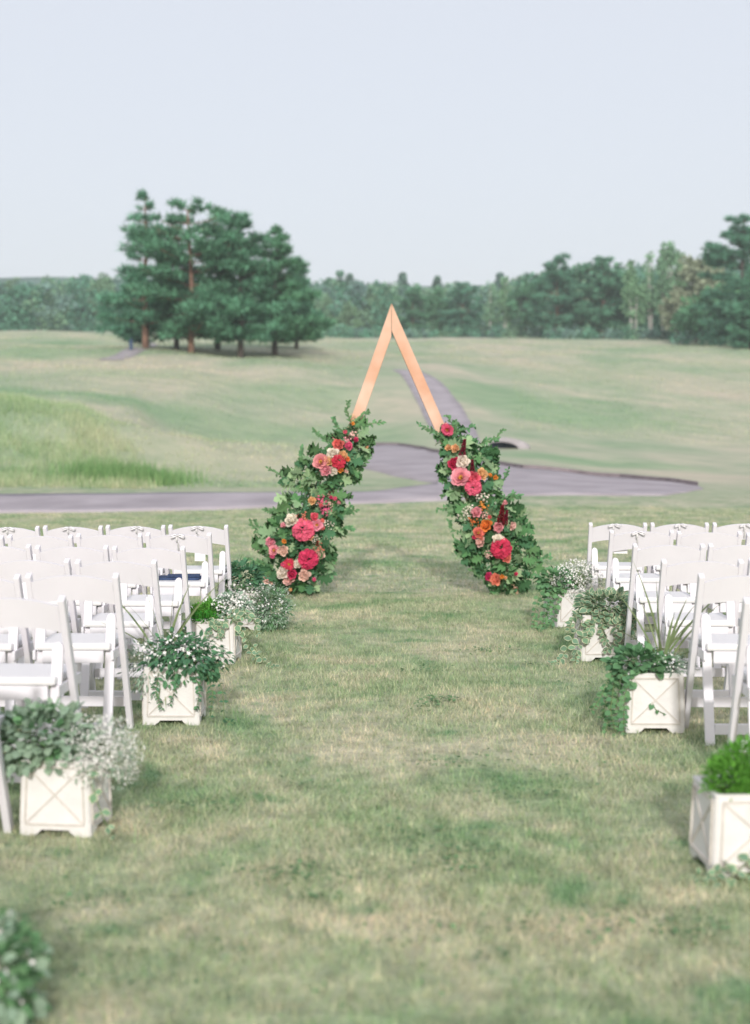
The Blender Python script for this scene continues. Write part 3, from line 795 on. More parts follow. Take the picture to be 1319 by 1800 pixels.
# navy cloth on one seat
ch = CH[(-1, 1, 0)]; b = MB()
b.box((0, 0, .008), (.30, .20, .016), bev=.006); b.box((.03, .01, .022), (.22, .15, .012), Matrix.Rotation(.12, 4, 'Z'), bev=.005)
o = b.build('folded_cloth', mat('navy_cloth', (.045, .07, .14), .8, .1, .3, 40)); o.location = Vector(ch.location) + Vector((-.03, .05, .469)); o.rotation_euler.z = -TH
tag(o, 'folded navy blue cloth on an aisle-end chair seat, left block', 'cloth')

# ------------------------------------------------------------------ planters
M_POT = mat('weathered_white_wood', (.73, .71, .69), .6, .25, .05, 14, .15, 60); M_SOIL = mat('soil', (.05, .035, .025), .95, .05, .4, 30)
M_POTD = mat('planter_joint', (.60, .56, .51), .7, .2, .1, 20)
def make_planter(w=.272, h=.287):
    t = thing('planter', 'x', 'planter'); a = w / 2; wt = .93
    def panel():
        b = MB(); z0, z1 = .006, h
        poly = [(-a, z0), (-a * .60, z0), (-a * .46, z0 + .014), (-a * .40, z0 + .024), (a * .40, z0 + .024), (a * .46, z0 + .014), (a * .60, z0), (a, z0), (a * wt, z1), (-a * wt, z1)]
        b.prism(poly, 'y', -.006, .008, bev=.0015)
        for v in b.bm.verts: v.co.y += -a + v.co.z / h * a * (1 - wt)
        return b.mesh('side_panel', M_POT)
    def mould():
        b = MB(); zl, zh = .052, h - .016; xl, xh = a * .86, a * .80
        y = -.0085
        def bar(p, q, wd=.009): b.beam((p[0], y, p[1]), (q[0], y, q[1]), .006, wd, up=(0, 1, 0))
        bar((-xl, zl), (xl, zl)); bar((-xh, zh), (xh, zh)); bar((-xl, zl + .006), (-xh, zh - .006)); bar((xl, zl + .006), (xh, zh - .006))
        y = -.0075
        bar((-xl + .008, zl + .008), (xh - .008, zh - .008), .007); y = -.0068; bar((xl - .008, zl + .008), (-xh + .008, zh - .008), .007)
        for v in b.bm.verts: v.co.y += -a + v.co.z / h * a * (1 - wt)
        return b.mesh('moulding', M_POTD)
    pm, mm = panel(), mould()
    for k in range(4):
        p = link('side_panel', pm, t, mtx=Matrix.Rotation(k * math.pi / 2, 4, 'Z')); link('moulding', mm, p)
    b = MB(); b.box((0, 0, h - .035), (w * .9, w * .9, .01)); link('soil', b.mesh('soil', M_SOIL), t)
    b = MB(); rr = a * wt
    for k in range(4):
        m = Matrix.Rotation(k * math.pi / 2, 4, 'Z'); c = m @ Vector((0, -rr + .001, h + .004)); b.box(c, (2 * rr - .02 if k % 2 else 2 * rr + .016, .018, .010), m, bev=.002)
    link('rim', b.mesh('rim', M_POT), t)
    return t
pot0 = make_planter(); PF = True; POT = {}
for key, px, y, rz, s, lab in (
    ('P1', 104, 1474, -5, .94, 'white wooden planter with pale variegated leaves and misty flowers, lower left'),
    ('P2', 301, 1276, 2, 1.0, 'white planter beside the left chairs, spiky grass and dark trailing leaves'),
    ('P3', 377, 1171, -3, .98, 'white planter with bright green fern, left of the aisle, behind the spiky one'),
    ('P4', 433, 1109, -14, .98, 'white planter nearest the arch on the left, nearly hidden by flowers'),
    ('R1', 1326, 1545, 5, 1.04, 'white planter cut by the right edge of the photo, with bushy bright green plant'),
    ('R2', 1153, 1292, 1, 1.0, 'white planter with a clear crossed panel and spiky grass, right of the aisle'),
    ('R3', 1060, 1164, 4, 1.02, 'white planter under variegated trailing vine, right of the aisle'),
    ('R4', 1000, 1103, 20, .98, 'white planter nearest the arch on the right, under ivy and white flowers'),
    ('P0', -160, 1835, -3, 1.0, 'white planter at the bottom left corner, mostly out of the photo')):
    o = pot0 if PF else copy_thing(pot0); PF = False
    p = hit(px, y, 2.5); o.location = (p.x, p.y + .136, gz(p.x, p.y) - .004); o.rotation_euler = (0, 0, -TH + R(rz)); o.scale = (s, s, s)
    if key == 'R1': o.scale.z = .95
    tag(o, lab, 'planter', 'white wooden planters along the aisle'); POT[key] = o

# leaf templates -------------------------------------------------
def leaf_poly(w, fold=.12, droop=.12, border=False):
    """oval leaf along +y with midrib fold; optional pale border ring"""
    ys = [0, .18, .42, .68, .88, 1.0]; ws = [0.02, .62, 1.0, .8, .38, .02]
    V, Fa, mi = [], [], []
    for y, k in zip(ys, ws):
        z = -droop * y * y
        if border: V += [(-w / 2 * k, y, z + fold * k * w), (-w / 2 * k * .78, y * .92 + .04, z + fold * k * w * .78), (0, y * .9 + .05, z), (w / 2 * k * .78, y * .92 + .04, z + fold * k * w * .78), (w / 2 * k, y, z + fold * k * w)]
        else: V += [(-w / 2 * k, y, z + fold * k * w), (0, y, z), (w / 2 * k, y, z + fold * k * w)]
    c = 5 if border else 3
    for r in range(len(ys) - 1):
        for q in range(c - 1):
            Fa.append((r * c + q, r * c + q + 1, (r + 1) * c + q + 1, (r + 1) * c + q)); mi.append(1 if border and q in (0, 3) else 0)
    return np.array(V, float), np.array(Fa), np.array(mi)
L_OVAL = leaf_poly(.55); L_NARROW = leaf_poly(.30, .1, .2); L_VAR = leaf_poly(.86, .08, .12, True); L_ROUND = leaf_poly(.85, .1, .15)
def oak_leaf():
    pts = [(0, 0), (.03, .12), (.26, .20), (.09, .30), (.46, .46), (.14, .53), (.44, .80), (.15, .74), (.20, .93), (0, 1.06)]
    V = [(x, y, .10 * abs(x) - .14 * y * y) for x, y in pts] + [(-x, y, .10 * abs(x) - .14 * y * y) for x, y in pts[1:-1]]
    mid = [(0, y, -.14 * y * y - .02) for x, y in pts[1:-1]]
    n = len(pts); V += mid; m0 = n + n - 2; Fa = []
    Rr = list(range(n)); Ll = [0] + list(range(n, n + n - 2)) + [n - 1]; Mm = [0] + list(range(m0, m0 + n - 2)) + [n - 1]
    for a in (Rr, Ll):
        for k in range(n - 1):
            q = [a[k], a[k + 1], Mm[k + 1], Mm[k]]; q = list(dict.fromkeys(q))
            if a is Ll: q = q[::-1]
            Fa.append(tuple(q))
    me = bpy.data.meshes.new('oak_leaf'); me.from_pydata([tuple(map(float, v)) for v in V], [], Fa)
    return me

G = dict(
    dark=leafmat('glossy_dark_leaf', (.085, .205, .105), .35, .15), mid=leafmat('fresh_green_leaf', (.13, .27, .125), .3, .2), bright=leafmat('bright_fern', (.10, .33, .05), .3, .25),
    grey=leafmat('grey_green_leaf', (.27, .38, .27), .25, .2), var=leafmat('variegated_green', (.19, .32, .20), .25, .2), edge=leafmat('cream_leaf_edge', (.62, .63, .42), .1, .2),
    oak1=leafmat('oak_leaf_green', (.080, .20, .080), .5, .15), oak2=leafmat('oak_leaf_highlight', (.29, .43, .235), .35, .2), blade=leafmat('spike_blade', (.25, .32, .15), .25, .2),  # oak2: pale leaves that paint the sheen highlights into the foliage
    white=mat('white_petals', (.80, .79, .75), .6, .2), stem=mat('green_stem', (.15, .22, .09), .7, .2), brown=mat('brown_stem', (.13, .09, .06), .8, .1))
def tmesh(T, mats, name): return mesh_np(name, T[0], T[1], mats, T[2], smooth=False)
TM = dict(dark=tmesh(L_OVAL, [G['dark']], 'leaf'), mid=tmesh(L_OVAL, [G['mid']], 'leaf'), grey=tmesh(L_ROUND, [G['grey']], 'leaf'), var=tmesh(L_VAR, [G['var'], G['edge']], 'leaf'),
          ivy=tmesh(L_ROUND, [G['mid']], 'leaf'), bright=tmesh(L_NARROW, [G['bright']], 'leaf'))
TT = dict(dark=(L_OVAL, [G['dark']]), mid=(L_OVAL, [G['mid']]), grey=(L_ROUND, [G['grey']]), var=(L_VAR, [G['var'], G['edge']]), ivy=(L_ROUND, [G['mid']]), bright=(L_NARROW, [G['bright']]), narrow=(L_NARROW, [G['dark']]), gn=(L_NARROW, [G['grey']]))

def leaf_set(t, kind, P, D, N, S, single, stuffname='foliage'):
    """first `single` leaves as parts of their own, the rest joined"""
    Rm = frames(D, N); k = min(single, len(P))
    for i in range(k):
        M = Matrix([list(Rm[i][r] * S[i]) + [P[i][r]] for r in range(3)] + [[0, 0, 0, 1]])
        link('leaf', TM[kind], t, mtx=M)
    if k < len(P):
        T, ms = TT[kind]; V, Fa, mi = scatter_np(T[0], T[1], Rm[k:], P[k:], S[k:], T[2])
        tag(link(stuffname, mesh_np(stuffname, V, Fa, ms, mi), t), kind='stuff')
def mound_pts(c, r, n, size, droop=.25, lower=-.35):
    d = rdir(n * 3); d = d[d[:, 2] > lower][:n]; n = len(d); rad = RNG.uniform(.55, 1.05, n)
    lump = 1 + .16 * np.sin(d[:, 0] * 5 + c[0] * 40) * np.sin(d[:, 1] * 4 + d[:, 2] * 5 + 1)
    P = np.array(c) + d * (rad * lump)[:, None] * np.array(r)
    D = unit(d + np.array([[0, 0, -droop]]) + .5 * rdir(n)); N = unit(d * .5 + np.array([[0, -.25, .8]]) + .4 * rdir(n))
    order = np.argsort(P[:, 1] - .5 * P[:, 2])          # the ones towards the aisle and on top first
    return P[order], D[order], N[order], size * RNG.uniform(.7, 1.3, n)[order]
fT = np.array([[np.cos(a) * r, np.sin(a) * r, z] for a, r, z in [(k * np.pi / 5, (1.0 if k % 2 == 0 else .45), .25 if k % 2 == 0 else .1) for k in range(10)]] + [[0, 0, 0]])
fF = np.array([[k, (k + 1) % 10, 10] for k in range(10)])
def blossoms(t, c, r, n, size, lower=-.3, name='blossoms', m='white', inner=.75):
    d = rdir(n * 3); d = d[d[:, 2] > lower][:n]; n = len(d); P = np.array(c) + d * np.array(r) * RNG.uniform(inner, 1.12, n)[:, None]
    V, Fa, _ = scatter_np(fT, fF, frames(rdir(n), unit(d + .5 * rdir(n))), P, size * RNG.uniform(.6, 1.3, n))
    # frames() puts the normal on z: flower faces outwards
    tag(link(name, mesh_np(name, V, Fa, [G[m]]), t), kind='stuff')
def stems(t, c, base, r, n, m='stem'):
    b = MB(); d = rdir(n * 3); d = d[d[:, 2] > -.3][:n]
    for q in d:
        e = np.array(c) + q * np.array(r) * random.uniform(.6, 1.0); s = np.array(base) + np.array([q[0] * r[0] * .25, q[1] * r[1] * .25, 0])
        mid = (e + s) / 2 + np.array([0, 0, .02]); b.tube([tuple(s), tuple(mid), tuple(e)], .0012, 3)
    tag(link('stems', b.mesh('stems', G[m]), t), kind='stuff')
def plant(key, name, label, cat, group=None):
    p = POT[key]; t = thing(name, label, cat, p.location, p.rotation_euler.z, group); return t
H0 = .262
def mound(t, c, r, n, size, kind, single=0, **kw):
    P, D, N, S = mound_pts(c, r, n, size, **kw); stems(t, c, (c[0] * .3, c[1] * .3, H0 - .02), r, 26); leaf_set(t, kind, P, D, N, S, single)
def vine(t, pts, n, size, kind, single=True, gap=.35):
    """a trailing stem with paired leaves along it"""
    b = MB(); b.tube(pts, .0022, 4); link('stem', b.mesh('stem', G['stem']), t)
    pts = [np.array(p, float) for p in pts]; seg = np.linspace(.12, 1, n); P, D, N = [], [], []
    for u in seg:
        x = u * (len(pts) - 1); i = min(int(x), len(pts) - 2); p = pts[i] + (pts[i + 1] - pts[i]) * (x - i); tg = unit(pts[i + 1] - pts[i])
        for s in (-1, 1):
            o = unit(np.cross(tg, [0, -.6, .8]) * s + tg * gap + .35 * RNG.normal(size=3)); P.append(p); D.append(o); N.append(unit(np.array([.1 * s, -.6, .7]) + .35 * RNG.normal(size=3)))
    S = size * RNG.uniform(.7, 1.2, len(P)) * np.repeat(np.linspace(1.1, .7, n), 2)
    leaf_set(t, kind, np.array(P), np.array(D), np.array(N), S, len(P) if single else 0)
def spikes(t, base, tips, w=.0085):
    for tip in tips:
        if tip[2] > 0: tip = (tip[0] * 1.2, tip[1] * 1.2, tip[2] * 1.3)
        p0 = Vector(base) + Vector((random.uniform(-.02, .02), random.uniform(-.02, .02), 0)); p2 = Vector(tip) + p0
        m = (p0 + p2) / 2; out = (p2 - p0); L = out.length; m += Vector((-out.x * .10, -out.y * .10, L * .10))
        pts = [p0 * (1 - u) ** 2 + m * 2 * u * (1 - u) + p2 * u * u for u in (0, .15, .35, .55, .75, .9, 1)]
        ws = [.55, .9, 1, .8, .5, .22, .02]; V = []
        side = Vector((out.y, -out.x, 0)); side = side.normalized() if side.length > .02 else Vector((1, 0, 0))
        side = (side + Vector((random.uniform(.3, 1.0) * (1 if random.random() < .5 else -1), 0, 0))).normalized()
        for p, k in zip(pts, ws):
            V += [tuple(p - side * w * k), tuple(p + Vector((0, .002, -.003 * k))), tuple(p + side * w * k)]
        Fa = [(3 * r + q, 3 * r + q + 1, 3 * r + q + 4, 3 * r + q + 3) for r in range(6) for q in range(2)]
        link('blade', mesh_np('blade', np.array(V), np.array(Fa), [G['blade']], smooth=True), t)

# --- P1: pale variegated leaves, misty white flowers
t = plant('P1', 'variegated_plant', 'pale green variegated leaf mound in the lower left planter', 'plant')
mound(t, (-.075, -.03, .33), (.19, .15, .135), 820, .034, 'grey', 150, lower=-.7)
P, D, N, S = mound_pts((-.08, -.03, .33), (.16, .13, .12), 130, .036, lower=-.5); leaf_set(t, 'ivy', P, D, N, S, 60, 'green_foliage')
t = plant('P1', 'misty_flowers', 'cloud of tiny white flowers spilling over the lower left planter', 'flowers')
P, D, N, S = mound_pts((.145, -.04, .285), (.13, .14, .13), 520, .022, lower=-.7); leaf_set(t, 'gn', P, D, N, S, 0); stems(t, (.145, -.04, .285), (.05, 0, H0), (.13, .14, .13), 60)
blossoms(t, (.145, -.04, .285), (.145, .15, .14), 3400, .0048, -.7, inner=.45)
t = plant('P1', 'trailing_vine', 'two pale vine leaves on the grass beside the lower left planter', 'vine')
vine(t, [(.10, -.12, .27), (.16, -.17, .18), (.19, -.15, .07), (.22, -.14, .02)], 5, .04, 'var')
# --- P2
t = plant('P2', 'spike_plant', 'spiky grass-like plant in the planter beside the left chairs', 'plant', 'spiky plants in the planters')
spikes(t, (-.05, .02, .30), [(-.26, .02, .30), (-.30, -.05, .17), (-.13, .05, .34), (.02, .05, .30), (.20, .0, .27), (.28, .06, .34), (-.20, .12, .22), (.10, .14, .30), (-.33, .06, .05), (-.02, -.14, .20), (.06, -.05, .16), (-.10, -.12, .12), (.03, -.19, -.20), (-.01, -.20, -.16)])
t = plant('P2', 'bacopa_plant', 'dark green trailing plant with small white flowers in the left spiky planter', 'plant')
mound(t, (.06, -.03, .32), (.20, .17, .13), 900, .034, 'dark', 170, droop=.6, lower=-.8)
P, D, N, S = mound_pts((-.12, -.06, .27), (.13, .12, .15), 420, .026, droop=.4, lower=-.8); leaf_set(t, 'gn', P, D, N, S, 0, 'grey_foliage')
blossoms(t, (.04, -.04, .33), (.21, .18, .13), 150, .010, -.4); blossoms(t, (-.12, -.07, .26), (.14, .13, .16), 160, .009, -.8, 'pale_blossoms')
for q in ([(.12, -.14, .27), (.15, -.18, .18), (.13, -.18, .09)], [(.17, -.10, .27), (.21, -.15, .17), (.2, -.18, .06)], [(.02, -.14, .28), (.03, -.17, .2), (.0, -.175, .12)], [(.2, -.02, .28), (.25, -.06, .16), (.26, -.1, .03), (.31, -.14, .012)], [(-.06, -.15, .27), (-.07, -.17, .17), (-.04, -.175, .10)]):
    vine(t, q, 9, .030, 'dark')
# --- P3
t = plant('P3', 'fern', 'fluffy bright green fern in the left planter behind the spiky one', 'plant')
for (c_, r_, n_) in (((-.10, -.05, .30), (.07, .08, .065), 900), ((-.03, -.03, .32), (.075, .09, .075), 1000), ((-.05, -.10, .285), (.09, .05, .045), 600), ((.03, -.02, .30), (.06, .08, .05), 500)):
    P, D, N, S = mound_pts(c_, r_, n_, .024, droop=-.5, lower=-.5); leaf_set(t, 'bright', P, D, N, S, 0)
stems(t, (-.05, 0, .30), (-.03, 0, H0), (.11, .11, .1), 50)
t = plant('P3', 'variegated_vine', 'cream-edged vine trailing from the bright fern planter to the grass', 'vine')
for q in ([(.05, -.06, .29), (.12, -.14, .30), (.18, -.16, .24), (.22, -.16, .16), (.26, -.17, .08), (.30, -.18, .03)], [(.0, -.1, .29), (.02, -.16, .28), (.0, -.17, .22), (-.03, -.165, .19)], [(.08, -.08, .30), (.14, -.14, .33), (.21, -.14, .30)], [(.10, -.05, .30), (.2, -.1, .34), (.27, -.12, .28), (.29, -.15, .2)], [(.06, -.1, .29), (.07, -.17, .26), (.05, -.17, .18)], [(.12, -.04, .28), (.26, -.14, .12), (.36, -.22, .02), (.42, -.26, .015)]):
    vine(t, q, 9, .046, 'var')
t = plant('P3', 'white_flowers', 'loose white flowers at the right side of the bright fern planter', 'flowers')
P, D, N, S = mound_pts((.10, .0, .34), (.13, .12, .10), 380, .026, lower=-.5); leaf_set(t, 'grey', P, D, N, S, 0); stems(t, (.1, 0, .34), (.05, 0, H0), (.12, .12, .1), 30)
blossoms(t, (.10, -.01, .34), (.14, .13, .11), 420, .010, -.5)
# --- P4
t = plant('P4', 'leafy_plant', 'dark glossy leafy plant at the left planter nearest the arch', 'plant')
mound(t, (-.03, -.02, .37), (.17, .15, .12), 420, .048, 'dark', 110, lower=-.4)
t = plant('P4', 'white_flowers', 'white flowers with pale leaves hanging over the front of the nearest-arch left planter', 'flowers')
P, D, N, S = mound_pts((-.02, -.15, .24), (.17, .08, .13), 260, .03, lower=-.9); leaf_set(t, 'var', P, D, N, S, 60, 'pale_foliage'); blossoms(t, (-.02, -.15, .24), (.17, .09, .13), 520, .010, -.9)
blossoms(t, (.10, -.16, .16), (.05, .05, .13), 200, .010, -.9, 'hanging_blossoms')
t = plant('P4', 'bushy_plant', 'grey-green bushy plant with white specks spilling right of the last left planter', 'plant')
P, D, N, S = mound_pts((.23, -.10, .17), (.15, .16, .17), 1500, .026, lower=-.95); leaf_set(t, 'gn', P, D, N, S, 0)
P, D, N, S = mound_pts((.23, -.10, .16), (.13, .14, .15), 500, .030, lower=-.95); leaf_set(t, 'mid', P, D, N, S, 0, 'green_foliage'); stems(t, (.22, -.1, .2), (.08, 0, H0), (.13, .14, .14), 60)
blossoms(t, (.23, -.10, .18), (.16, .17, .18), 260, .009, -.7)
# --- R4
t = plant('R4', 'ivy', 'green ivy trailing left from the right planter nearest the arch', 'ivy')
mound(t, (-.10, -.03, .33), (.14, .14, .10), 260, .042, 'ivy', 50, lower=-.3)
for q in ([(-.1, -.1, .3), (-.2, -.15, .28), (-.25, -.17, .15), (-.27, -.2, .04)], [(-.12, -.05, .32), (-.26, -.1, .3), (-.33, -.15, .15), (-.36, -.2, .03)], [(-.08, -.12, .3), (-.17, -.18, .2), (-.2, -.2, .08), (-.26, -.25, .015)], [(-.13, 0, .3), (-.22, -.1, .2), (-.3, -.22, .03), (-.38, -.3, .012)], [(-.05, -.14, .3), (-.15, -.16, .3), (-.22, -.18, .22), (-.24, -.2, .1)]):
    vine(t, q, 11, .042, 'ivy')
t = plant('R4', 'misty_flowers', 'large cloud of tiny white flowers on the right planter nearest the arch', 'flowers')
stems(t, (.08, -.04, .36), (.03, 0, H0), (.20, .17, .14), 130); P, D, N, S = mound_pts((.08, -.06, .32), (.19, .17, .15), 900, .02, lower=-.9); leaf_set(t, 'gn', P, D, N, S, 0)
blossoms(t, (.08, -.05, .34), (.21, .19, .16), 2300, .0075, -.8)
# --- R3
t = plant('R3', 'variegated_vine', 'cream-edged variegated vine covering the right planter before the last', 'vine')
mound(t, (.04, -.03, .325), (.19, .15, .11), 420, .047, 'var', 120, lower=-.35)
for q in ([(0, -.14, .30), (-.02, -.17, .22), (.0, -.18, .14)], [(.06, -.14, .30), (.08, -.18, .2), (.05, -.18, .12), (-.0, -.185, .08)], [(.12, -.14, .30), (.16, -.18, .2), (.15, -.18, .1)], [(.17, -.1, .3), (.21, -.15, .2), (.2, -.16, .08)], [(-.12, -.08, .31), (-.2, -.15, .3), (-.23, -.2, .22)], [(-.1, -.1, .30), (-.19, -.18, .2), (-.26, -.22, .08), (-.31, -.25, .02), (-.36, -.27, .015)], [(-.08, -.15, .29), (-.1, -.18, .22), (-.13, -.18, .14)], [(.2, -.05, .3), (.24, -.08, .2), (.24, -.1, .08)], [(-.05, -.15, .3), (-.18, -.2, .1), (-.2, -.24, .012)], [(.14, -.12, .3), (.12, -.18, .24), (.10, -.18, .16), (.12, -.185, .05)]):
    vine(t, q, 9, .047, 'var')
t = plant('R3', 'white_flowers', 'pale flowers hanging at the lower right of the variegated vine planter', 'flowers')
P, D, N, S = mound_pts((.2, -.14, .10), (.06, .06, .10), 140, .022, lower=-.95); leaf_set(t, 'gn', P, D, N, S, 0); blossoms(t, (.2, -.14, .10), (.07, .06, .11), 170, .009, -.95)
# --- R2
t = plant('R2', 'spike_plant', 'spiky grass-like plant in the right planter with crossed panel', 'plant', 'spiky plants in the planters')
spikes(t, (.06, .02, .31), [(-.20, -.02, .30), (-.13, .05, .40), (-.02, .0, .33), (.04, .04, .28), (.10, .02, .26), (.24, .0, .25), (.30, .06, .30), (-.08, .1, .25), (.16, .1, .22), (.25, -.08, .10), (-.25, .1, .15), (.02, -.12, .22), (-.1, -.1, .14), (.14, -.1, .2)], .009)
t = plant('R2', 'ivy', 'green ivy trailing down the left side of the crossed-panel planter', 'ivy')
mound(t, (-.06, -.02, .31), (.15, .13, .09), 300, .040, 'ivy', 70, lower=-.25)
for q in ([(-.10, -.1, .3), (-.17, -.15, .28), (-.19, -.16, .16), (-.18, -.17, .03)], [(-.11, -.05, .3), (-.2, -.12, .24), (-.22, -.16, .12), (-.2, -.2, .015)], [(-.12, -.02, .3), (-.22, -.08, .26), (-.26, -.12, .18), (-.31, -.16, .12)], [(-.1, 0, .3), (-.19, -.06, .22), (-.22, -.1, .08), (-.24, -.15, .015)], [(-.1, -.12, .29), (-.155, -.17, .2), (-.16, -.18, .1), (-.16, -.2, .02)], [(-.1, .05, .3), (-.2, .02, .2), (-.24, 0, .05)]):
    vine(t, q, 12, .036, 'ivy')
t = plant('R2', 'silver_plant', 'silvery small-leaved plant behind the rim of the crossed-panel planter', 'plant')
P, D, N, S = mound_pts((.07, -.03, .30), (.13, .12, .075), 620, .022, lower=-.1); leaf_set(t, 'gn', P, D, N, S, 0); stems(t, (.07, -.03, .30), (.04, 0, H0), (.12, .11, .07), 40); blossoms(t, (.07, -.03, .30), (.13, .12, .08), 160, .007, -.1)
vine(t, [(-.02, -.135, .16), (.0, -.14, .12), (.04, -.141, .10)], 3, .028, 'ivy')
# --- R1
t = plant('R1', 'bushy_plant', 'rounded bright green bushy plant in the right planter cut by the edge', 'plant')
for (c_, r_, n_) in (((-.07, -.05, .31), (.08, .085, .075), 1000), ((.0, .0, .345), (.085, .09, .085), 1100), ((.085, -.03, .315), (.08, .085, .08), 1000), ((.01, -.09, .29), (.06, .05, .05), 500)):
    P, D, N, S = mound_pts(c_, r_, n_, .021, droop=-.35, lower=-.6); leaf_set(t, 'bright', P, D, N, S, 0)
stems(t, (0, 0, .33), (0, 0, H0), (.12, .12, .1), 50)
blossoms(t, (.02, -.10, .33), (.03, .03, .03), 12, .010)
t = plant('R1', 'variegated_vine', 'pale vine trailing over the right edge planter onto the grass', 'vine')
for q in ([(.02, -.13, .29), (.02, -.16, .24), (-.01, -.165, .17), (.01, -.17, .1), (-.03, -.18, .04), (-.09, -.22, .015)], [(.07, -.13, .3), (.08, -.16, .22), (.05, -.165, .12), (.02, -.18, .05), (-.02, -.24, .015)], [(.0, -.16, .10), (-.1, -.2, .03), (-.18, -.22, .015), (-.22, -.2, .012)], [(.1, -.14, .28), (.12, -.17, .15), (.08, -.2, .03), (.02, -.28, .015)], [(-.08, -.18, .06), (-.14, -.2, .05), (-.18, -.16, .02), (-.21, -.12, .012)]):
    vine(t, q, 7, .040, 'var')
# --- P0
t = plant('P0', 'bushy_plant', 'blurred leafy plant at the bottom left corner of the photo', 'plant')
mound(t, (.16, -.02, .125), (.125, .14, .14), 460, .036, 'mid', 110, lower=-.9)
P, D, N, S = mound_pts((.16, -.04, .125), (.135, .15, .15), 220, .036, lower=-.9); leaf_set(t, 'grey', P, D, N, S, 80, 'pale_foliage')
blossoms(t, (.16, -.03, .125), (.135, .15, .15), 90, .011, -.9)

# ------------------------------------------------------------------ arch
YA = 13.35
M_WOOD = mat('raw_cedar', s2l(204, 156, 128), .65, .2, 0, 2.2, .1, 50, col2=s2l(225, 196, 176))
apex = at(688.5, 534, YA); fl = at(509, 1046, YA); fr = at(912, 1040, YA)
fl.z = gz(fl.x, YA); fr.z = gz(fr.x, YA)
ar = thing('wedding_arch', 'tall bare-wood triangular arch frame standing on the lawn', 'arch', ((fl.x + fr.x) / 2, YA, gz(0, YA)))
def local(v): return v - Vector(ar.location)
def board(foot, s):
    a, b = local(apex), local(foot); d = (b - a).normalized(); W = .100
    n = Vector((-d.z, 0, d.x)) * (1 if s < 0 else -1)       # inward normal in the arch plane
    if n.x * s > 0: n = -n
    # mitred top: the inner edge starts where it meets the vertical seam
    k = -n.x / d.x * W
    inner_top = a + n * W + d * k
    out_bot = b; inn_bot = b + n * W
    dz = inn_bot.z - out_bot.z
    inn_bot = inn_bot - d * (dz / d.z)
    dx = .0015 * s
    poly = [(a.x + dx, a.z), (inner_top.x + dx, inner_top.z), (inn_bot.x, inn_bot.z), (out_bot.x, out_bot.z)]
    m = MB().prism(poly, 'y', -.045, .045, bev=.003); o = m.build('leg', M_WOOD, ar); return o
board(fl, -1); board(fr, 1)
MB().beam((local(fl).x + .05, .0, .045), (local(fl).x + .05, .65, .03), .09, .05).build('brace_foot', M_WOOD, ar)
MB().beam((local(fr).x - .05, .0, .045), (local(fr).x - .05, .65, .03), .09, .05).build('brace_foot', M_WOOD, ar)

# flowers ---------------------------------------------------------
PC = dict(crimson=(.62, .05, .13), hot=(.78, .14, .25), coral=(.80, .22, .18), pink=(.82, .36, .40), blush=(.83, .55, .47), cream=(.82, .74, .63), peach=(.84, .50, .26), orange=(.82, .27, .06), dark=(.20, .018, .03))
PM = {k: mat('petal_' + k, v, .6, .15, trans=.25, island=.24) for k, v in PC.items()}
M_EYE = mat('flower_eye', (.55, .30, .05), .8, .1, .3, 200)
def petal(w, cup, curl):
    V = []; ys = [0, .35, .72, 1.0]; ws = [.35, .9, 1.0, .55]
    for y, k in zip(ys, ws):
        for u in (-1, 0, 1): V.append((u * w / 2 * k, y, cup * (u * u) * w * k + curl * y * y))
    Fa = [(r * 3 + c, r * 3 + c + 1, (r + 1) * 3 + c + 1, (r + 1) * 3 + c) for r in range(3) for c in range(2)]
    return np.array(V, float), np.array(Fa)
def flower_mesh(name, rings, m, eye=0.0, seed=1, w=.5, cup=.35, curl=.1):
    """rings: (count, tilt deg from axis, length, base radius, base height); axis +Z, diameter about 1"""
    rg = np.random.default_rng(seed); PV, PF_, off = [], [], 0
    for n, tilt, L, r0, z0, *cu in rings:
        T, TF = petal(w, cup, cu[0] if cu else curl)
        for k in range(n):
            a = 2 * math.pi * (k + rg.random() * .35) / n + n; ti = math.radians(tilt + rg.normal(0, 6)); l = L * rg.uniform(.88, 1.1)
            out = np.array([math.cos(a), math.sin(a), 0]); D = out * math.sin(ti) + np.array([0, 0, 1]) * math.cos(ti); N = -out * math.cos(ti) + np.array([0, 0, 1]) * math.sin(ti)
            V, Fa, _ = scatter_np(T, TF, frames(D[None], N[None]), (out * r0 + np.array([0, 0, z0]))[None], l)
            PV.append(V); PF_.append(Fa + off); off += len(V)
    mi = [np.zeros(sum(len(f) for f in PF_), int)]
    if eye:
        P = rdir(40) * np.array([eye, eye, eye * .6]); P[:, 2] = np.abs(P[:, 2]) + .06
        V, Fa, _ = scatter_np(nT, nF, frames(rdir(40), rdir(40)), P, .09); PV.append(V); PF_.append(Fa + off); mi.append(np.ones(len(Fa), int))
    return mesh_np(name, np.concatenate(PV), np.concatenate(PF_), [m, M_EYE], np.concatenate(mi), smooth=True)
FK = {}
